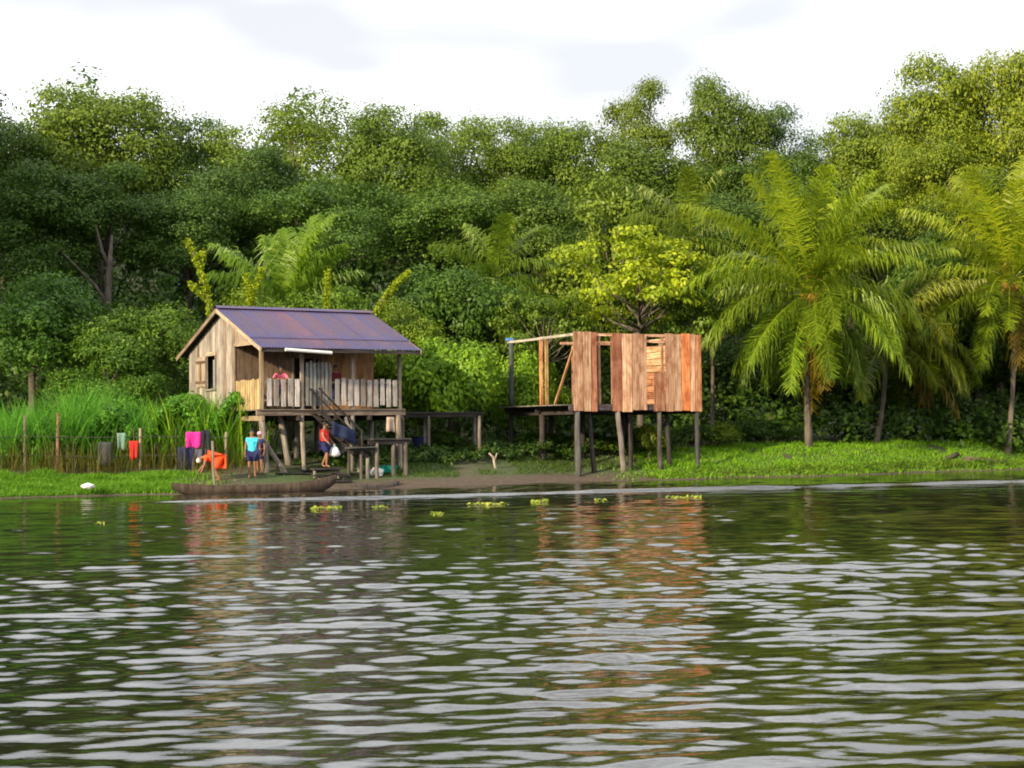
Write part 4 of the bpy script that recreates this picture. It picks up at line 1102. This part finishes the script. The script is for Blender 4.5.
# ------------------------------------------------------------------ canoes and small things
def canoe(name, label, A, B, beam, depth, mat, color, rise=.22, thw=(.3, .6)):
    A, B = Vector(A), Vector(B); L = (B - A).length; ang = math.atan2(B.y - A.y, B.x - A.x)
    o = empty(name, A, ang); M = Matrix.Translation((A.x, A.y, 0)) @ Matrix.Rotation(ang, 4, 'Z')
    N, K = 22, 9; V = []; F = []
    for shell in (0, 1):
        for i in range(N + 1):
            t = i / N; u = 2 * t - 1
            hw = beam / 2 * max(.02, (1 - abs(u) ** 3.2)) ** .75 - (.045 if shell else 0); hw = max(hw, .008)
            sheer = depth + rise * max(0, u) ** 3 + rise * .5 * max(0, -u) ** 3; keel = .6 * sheer * abs(u) ** 5 + (.05 if shell else 0)
            for k in range(K):
                a = math.pi * k / (K - 1)
                y = -math.cos(a) * hw; zz = keel + (sheer - keel) * (1 - math.sin(a) ** .7)
                V.append((t * L, y, zz - .16))
    nn = (N + 1) * K
    for sh in (0, 1):
        for i in range(N):
            for k in range(K - 1):
                q = [sh * nn + i * K + k, sh * nn + (i + 1) * K + k, sh * nn + (i + 1) * K + k + 1, sh * nn + i * K + k + 1]
                F.append(tuple(q if sh else q[::-1]))
    for i in range(N):
        for k in (0, K - 1):
            q = (i * K + k, (i + 1) * K + k, nn + (i + 1) * K + k, nn + i * K + k); F.append(q if k == 0 else q[::-1])
    obj('hull', mesh_np('hull', np.array(V), F, mat, smooth=True), o, M, color)
    for t in thw:
        hw = beam / 2 * (1 - abs(2 * t - 1) ** 3.2) ** .75
        bar('seat', M @ Vector((t * L, -hw + .03, depth - .24)), M @ Vector((t * L, hw - .03, depth - .24)), .2, .03, WOOD_POST, o)
    return tag(o, label, 'canoe')
canoe('dugout_canoe', 'long weathered dugout canoe moored along the bank in front of the house', at(172, 489, 53.5), at(336, 488, 55.3), .74, .42, WOOD_POST, (.34, .27, .23), .30)
canoe('small_canoe', 'small dark canoe lying by the mud below the landing', at(352, 485, 57.0), at(399, 485, 57.9), .6, .30, WOOD_DARK, (1.2, 1.2, 1.2), .12, (.5,))

TEAL = mat_plain('teal_plastic', (.02, .33, .27), .45, .1)
def bowl(name, label, cat, c, r, h, mat):
    m = MB(); v = []; f = []
    prof = [(r * .7, 0), (r * .85, h * .5), (r, h), (r * 1.05, h), (r * 1.05, h - .02), (r * .95, h - .02), (r * .8, h * .5), (r * .65, .03)]
    for j, (q, z) in enumerate(prof):
        for i in range(16): v.append((c.x + q * math.cos(i * math.pi / 8), c.y + q * math.sin(i * math.pi / 8), c.z + z))
        if j:
            for i in range(16): f.append(((j - 1) * 16 + i, j * 16 + i, j * 16 + (i + 1) % 16, (j - 1) * 16 + (i + 1) % 16))
    f.append(tuple(range(15, -1, -1))); f.append(tuple(range(112, 128)))
    m.add(v, f); return tag(m.build(name, mat, smooth=False), label, cat)
g = gpt(388, 59.6); bowl('plastic_basin', 'teal plastic basin on the mud below the landing', 'basin', g, .36, .26, TEAL)
g = gpt(421, 64.5); bowl('plastic_drum', 'dark blue drum standing under the plank walkway', 'drum', g, .38, .75, NAVY)

def draped(name, label, cat, pts, mat, seed, thick=.02, group=None):
    """a hanging cloth from a grid of world points"""
    r_ = np.random.default_rng(seed); nx = len(pts[0]); ny = len(pts); v = [tuple(p) for row in pts for p in row]
    f = [(j * nx + i, j * nx + i + 1, (j + 1) * nx + i + 1, (j + 1) * nx + i) for j in range(ny - 1) for i in range(nx - 1)]
    o = obj(name, mesh_np(name, np.array(v), f, mat, smooth=True))
    o.modifiers.new('thick', 'SOLIDIFY').thickness = thick
    return tag(o, label, cat, group)
def cloth_grid(a, b_, drop, nx=9, ny=6, wave=.05, seed=1, flare=0.0, fold=None):
    a, b_ = Vector(a), Vector(b_); r_ = random.Random(seed); n_ = Vector((-(b_ - a).y, (b_ - a).x, 0)).normalized(); rows = []
    ph = [r_.uniform(0, 6.28) for _ in range(3)]
    for j in range(ny):
        t = j / (ny - 1); row = []
        for i in range(nx):
            u = i / (nx - 1); w = 1 + flare * t
            p = a.lerp(b_, .5 + (u - .5) * w) + Vector((0, 0, -drop * t * (1 + .06 * math.sin(u * 5 + ph[0]))))
            row.append(p + n_ * wave * (.3 + t) * (math.sin(u * 9 + ph[1] + t) + .5 * math.sin(u * 17 + ph[2])))
        rows.append(row)
    return rows
# wire fence with washing, at the left
fence = empty('wire_fence', gpt(120, 56.5)); tag(fence, 'thin wire fence on rough stakes in the tall grass on the left', 'fence')
FY = lambda px: 55.6 + px * .0105
stk = []
for px, top in ((-60, 408), (25, 415), (57, 413), (140, 428), (226, 432)):
    g = gpt(px, FY(px)); t_ = at(px + rnd.uniform(-1, 1), top, FY(px))
    post('stake', g - Vector((0, 0, .25)), t_, .06, WOOD_POST, fence, color=(1.5, .9, .6) if px == 57 else (1.1, 1.0, .8))
for i in range(14):
    px = -40 + i * 19.3 + rnd.uniform(-4, 4); g = gpt(px, FY(px))
    post('stick', g - Vector((0, 0, .2)), at(px + rnd.uniform(-3, 3), rnd.uniform(424, 445), FY(px) + rnd.uniform(-.1, .1)), .017, WOOD_POST, fence, n=6, color=(.5, .42, .35))
WIRE = mat_plain('wire', (.06, .055, .05), .6, .1)
for z in (437, 456):
    MB().tube([at(px, z - .5 * math.sin(px * .05), FY(px) - .1) for px in range(-60, 232, 12)], [.012] * 25, 5).build('wire', WIRE, fence)
def hang(name, label, px0, px1, y0, y1, mat, seed, flare=0.0, wave=.03):
    a, b_ = at(px0, y0, FY(px0) - .13), at(px1, y0, FY(px1) - .13)
    return draped(name, label, 'laundry', cloth_grid(a, b_, (y1 - y0) * FY(px0) / FPX, 9, 7, wave, seed, flare), mat, seed, .015, 'washing hung on the fence')
hang('hanging_cloth', 'small bright red cloth hanging on the fence', 129, 138, 441, 459, REDC, 91, -.3)
hang('hanging_cloth', 'grey green cloth hanging on the fence left of the red cloth', 117, 126, 433, 450, cloth('sage_cotton', (.16, .27, .20)), 92, -.2)
hang('hanging_shirt', 'magenta shirt hanging on the fence near the house', 186, 201, 432, 448, MAG, 93, .05, .05)
hang('hanging_trousers', 'dark navy trousers hanging below the magenta shirt', 178, 194, 447, 471, NAVY, 94, .1, .05)
hang('hanging_cloth', 'black cloth hanging right of the magenta shirt', 202, 210, 430, 462, cloth('black_cotton', (.015, .02, .03)), 95, .2, .05)
hang('hanging_cloth', 'grey patterned cloth hanging under the black cloth', 195, 207, 449, 460, cloth('slate_cotton', (.10, .10, .16)), 96, .1, .04)
hang('hanging_cloth', 'dull grey sheet hanging low on the fence', 98, 112, 442, 466, cloth('dull_grey_cotton', (.05, .055, .055)), 97, .1, .05)
# rags on the landing
draped('blue_tarpaulin', 'dark blue tarpaulin draped over the stair rail', 'tarpaulin', cloth_grid(at(332, 421, 57.75), at(356, 431, 58.3), .5, 10, 6, .06, 98), cloth('tarpaulin_blue', (.018, .026, .07)), 98)
draped('pale_rag', 'pale rag hanging from the porch floor at its right end', 'cloth', cloth_grid(at(387, 417, 59.9), at(394, 417, 60.1), .55, 6, 5, .04, 99), cloth('rag_cotton', (.40, .30, .24)), 99)
# stake by the canoe
g = gpt(214, 54.9); tag(post('mooring_stake', g - Vector((0, 0, .4)), at(212.5, 441, 54.9), .05, WOOD_POST, None, color=(1.6, 1.5, 1.2)), 'pale mooring stake in front of the orange dress', 'stake')
# crumpled cloth, litter, floating bottle
def lump(name, label, cat, c, r, mat, seed, sc=(1, 1, .5)):
    m = MB().ball((0, 0, 0), r, 12, 8, sc); r_ = random.Random(seed)
    m.v = [tuple(x * (1 + r_.uniform(-.22, .22)) for x in q) for q in m.v]
    o = m.build(name, mat, None, Matrix.Translation(c), smooth=False); return tag(o, label, cat)
g = gpt(376, 59.0); lump('white_sack', 'crumpled white sack on the mud beside the teal basin', 'sack', g + Vector((0, 0, .14)), .24, BAG, 5, (1.1, .7, .75))
lump('white_float', 'small white foam piece lying on the grass of the left bank', 'litter', at(88, 486, 52.8), .16, WHITE, 6, (1.4, .8, .55))
lump('blue_jug', 'small pale blue jug floating in front of the canoe', 'jug', at(250, 491.5, 54.2), .15, cloth('jug_blue', (.16, .35, .55)), 7, (1.3, .8, .6))

# floating water plants: each patch a thing with its leaves
HYA = mat_leaf('hyacinth_leaf', (.12, .20, .02), (.42, .45, .05), .3)
def floater(label, px, py, wpx, nleaf, seed):
    r_ = np.random.default_rng(seed)
    hz = 428 - (px - 512) * .01047
    Y = CAM_H * FPX / (py - hz); c = at(px, py, Y); w = wpx / FPX * Y
    p = np.stack([c.x + np.linspace(-.5, .5, nleaf) * w, Y + r_.uniform(-.12, .12, nleaf), r_.uniform(.01, .06, nleaf)], 1)
    nr = np.tile(np.array([0, -.55, .8]), (nleaf, 1)) + r_.normal(size=(nleaf, 3)) * .4
    lc = leaf_cloud(p, nr, r_.uniform(.035, .075, nleaf), r_.random(nleaf), r_, .7)
    o = obj('water_plant', mesh_np('water_plant', lc[0], lc[1], HYA, lc[2]))
    return tag(o, label, 'water plant', 'patches of floating water plants')
floater('floating yellow green plants on the water below the canoe', 326, 509, 30, 26, 1)
floater('small floating plant right of the ones below the canoe', 380, 508, 14, 10, 2)
floater('bright floating plant in open water below the walkway', 437, 515, 12, 16, 3)
floater('row of floating plants below the forked stake', 488, 505, 40, 26, 4)
floater('floating plants at the left under the unfinished hut', 540, 502, 16, 16, 5)
floater('small floating plant below the middle of the unfinished hut', 600, 501, 12, 10, 6)
floater('floating plants below the right end of the unfinished hut', 684, 498, 34, 26, 7)
floater('lone floating plant below the left bank grass', 100, 524, 8, 8, 8)
floater('floating plants against the bank at the bow of the canoe', 160, 492, 22, 30, 9)

# loose planks and driftwood
for i, (px, Y, l, a) in enumerate(((292, 57.6, 1.3, .5), (318, 58.8, 1.6, .9), (345, 58.9, 1.1, .2), (365, 59.6, 1.4, 1.1), (268, 58.5, 1.2, 2.5))):
    g = gpt(px, Y); d = Vector((math.cos(a), math.sin(a), 0)) * l / 2
    e = g + d; e.z = float(ground_z(e.x, e.y)); f0 = g - d; f0.z = float(ground_z(f0.x, f0.y))
    o = bar('loose_plank', f0 + Vector((0, 0, .05)), e + Vector((0, 0, .05)), .2, .04, WOOD_DARK, None, cut=.05)
    tag(o, 'loose dark plank lying on the mud under the house', 'plank', 'loose planks under the house')
for lab, px, Y, l, a in (('grey driftwood log stranded at the right end of the grassy bank', 985, 71.6, 2.2, .35), ('short dark driftwood log near the right edge palm', 950, 71.3, 1.2, .8)):
    g = gpt(px, Y); d = Vector((math.cos(a), math.sin(a), 0)) * l / 2; e = g + d; e.z = float(ground_z(e.x, e.y)) + .12; f0 = g - d; f0.z = float(ground_z(f0.x, f0.y)) + .08
    tag(post('driftwood_log', f0, e, .13, WOOD_POST, None, color=(.6, .5, .45)), lab, 'log')
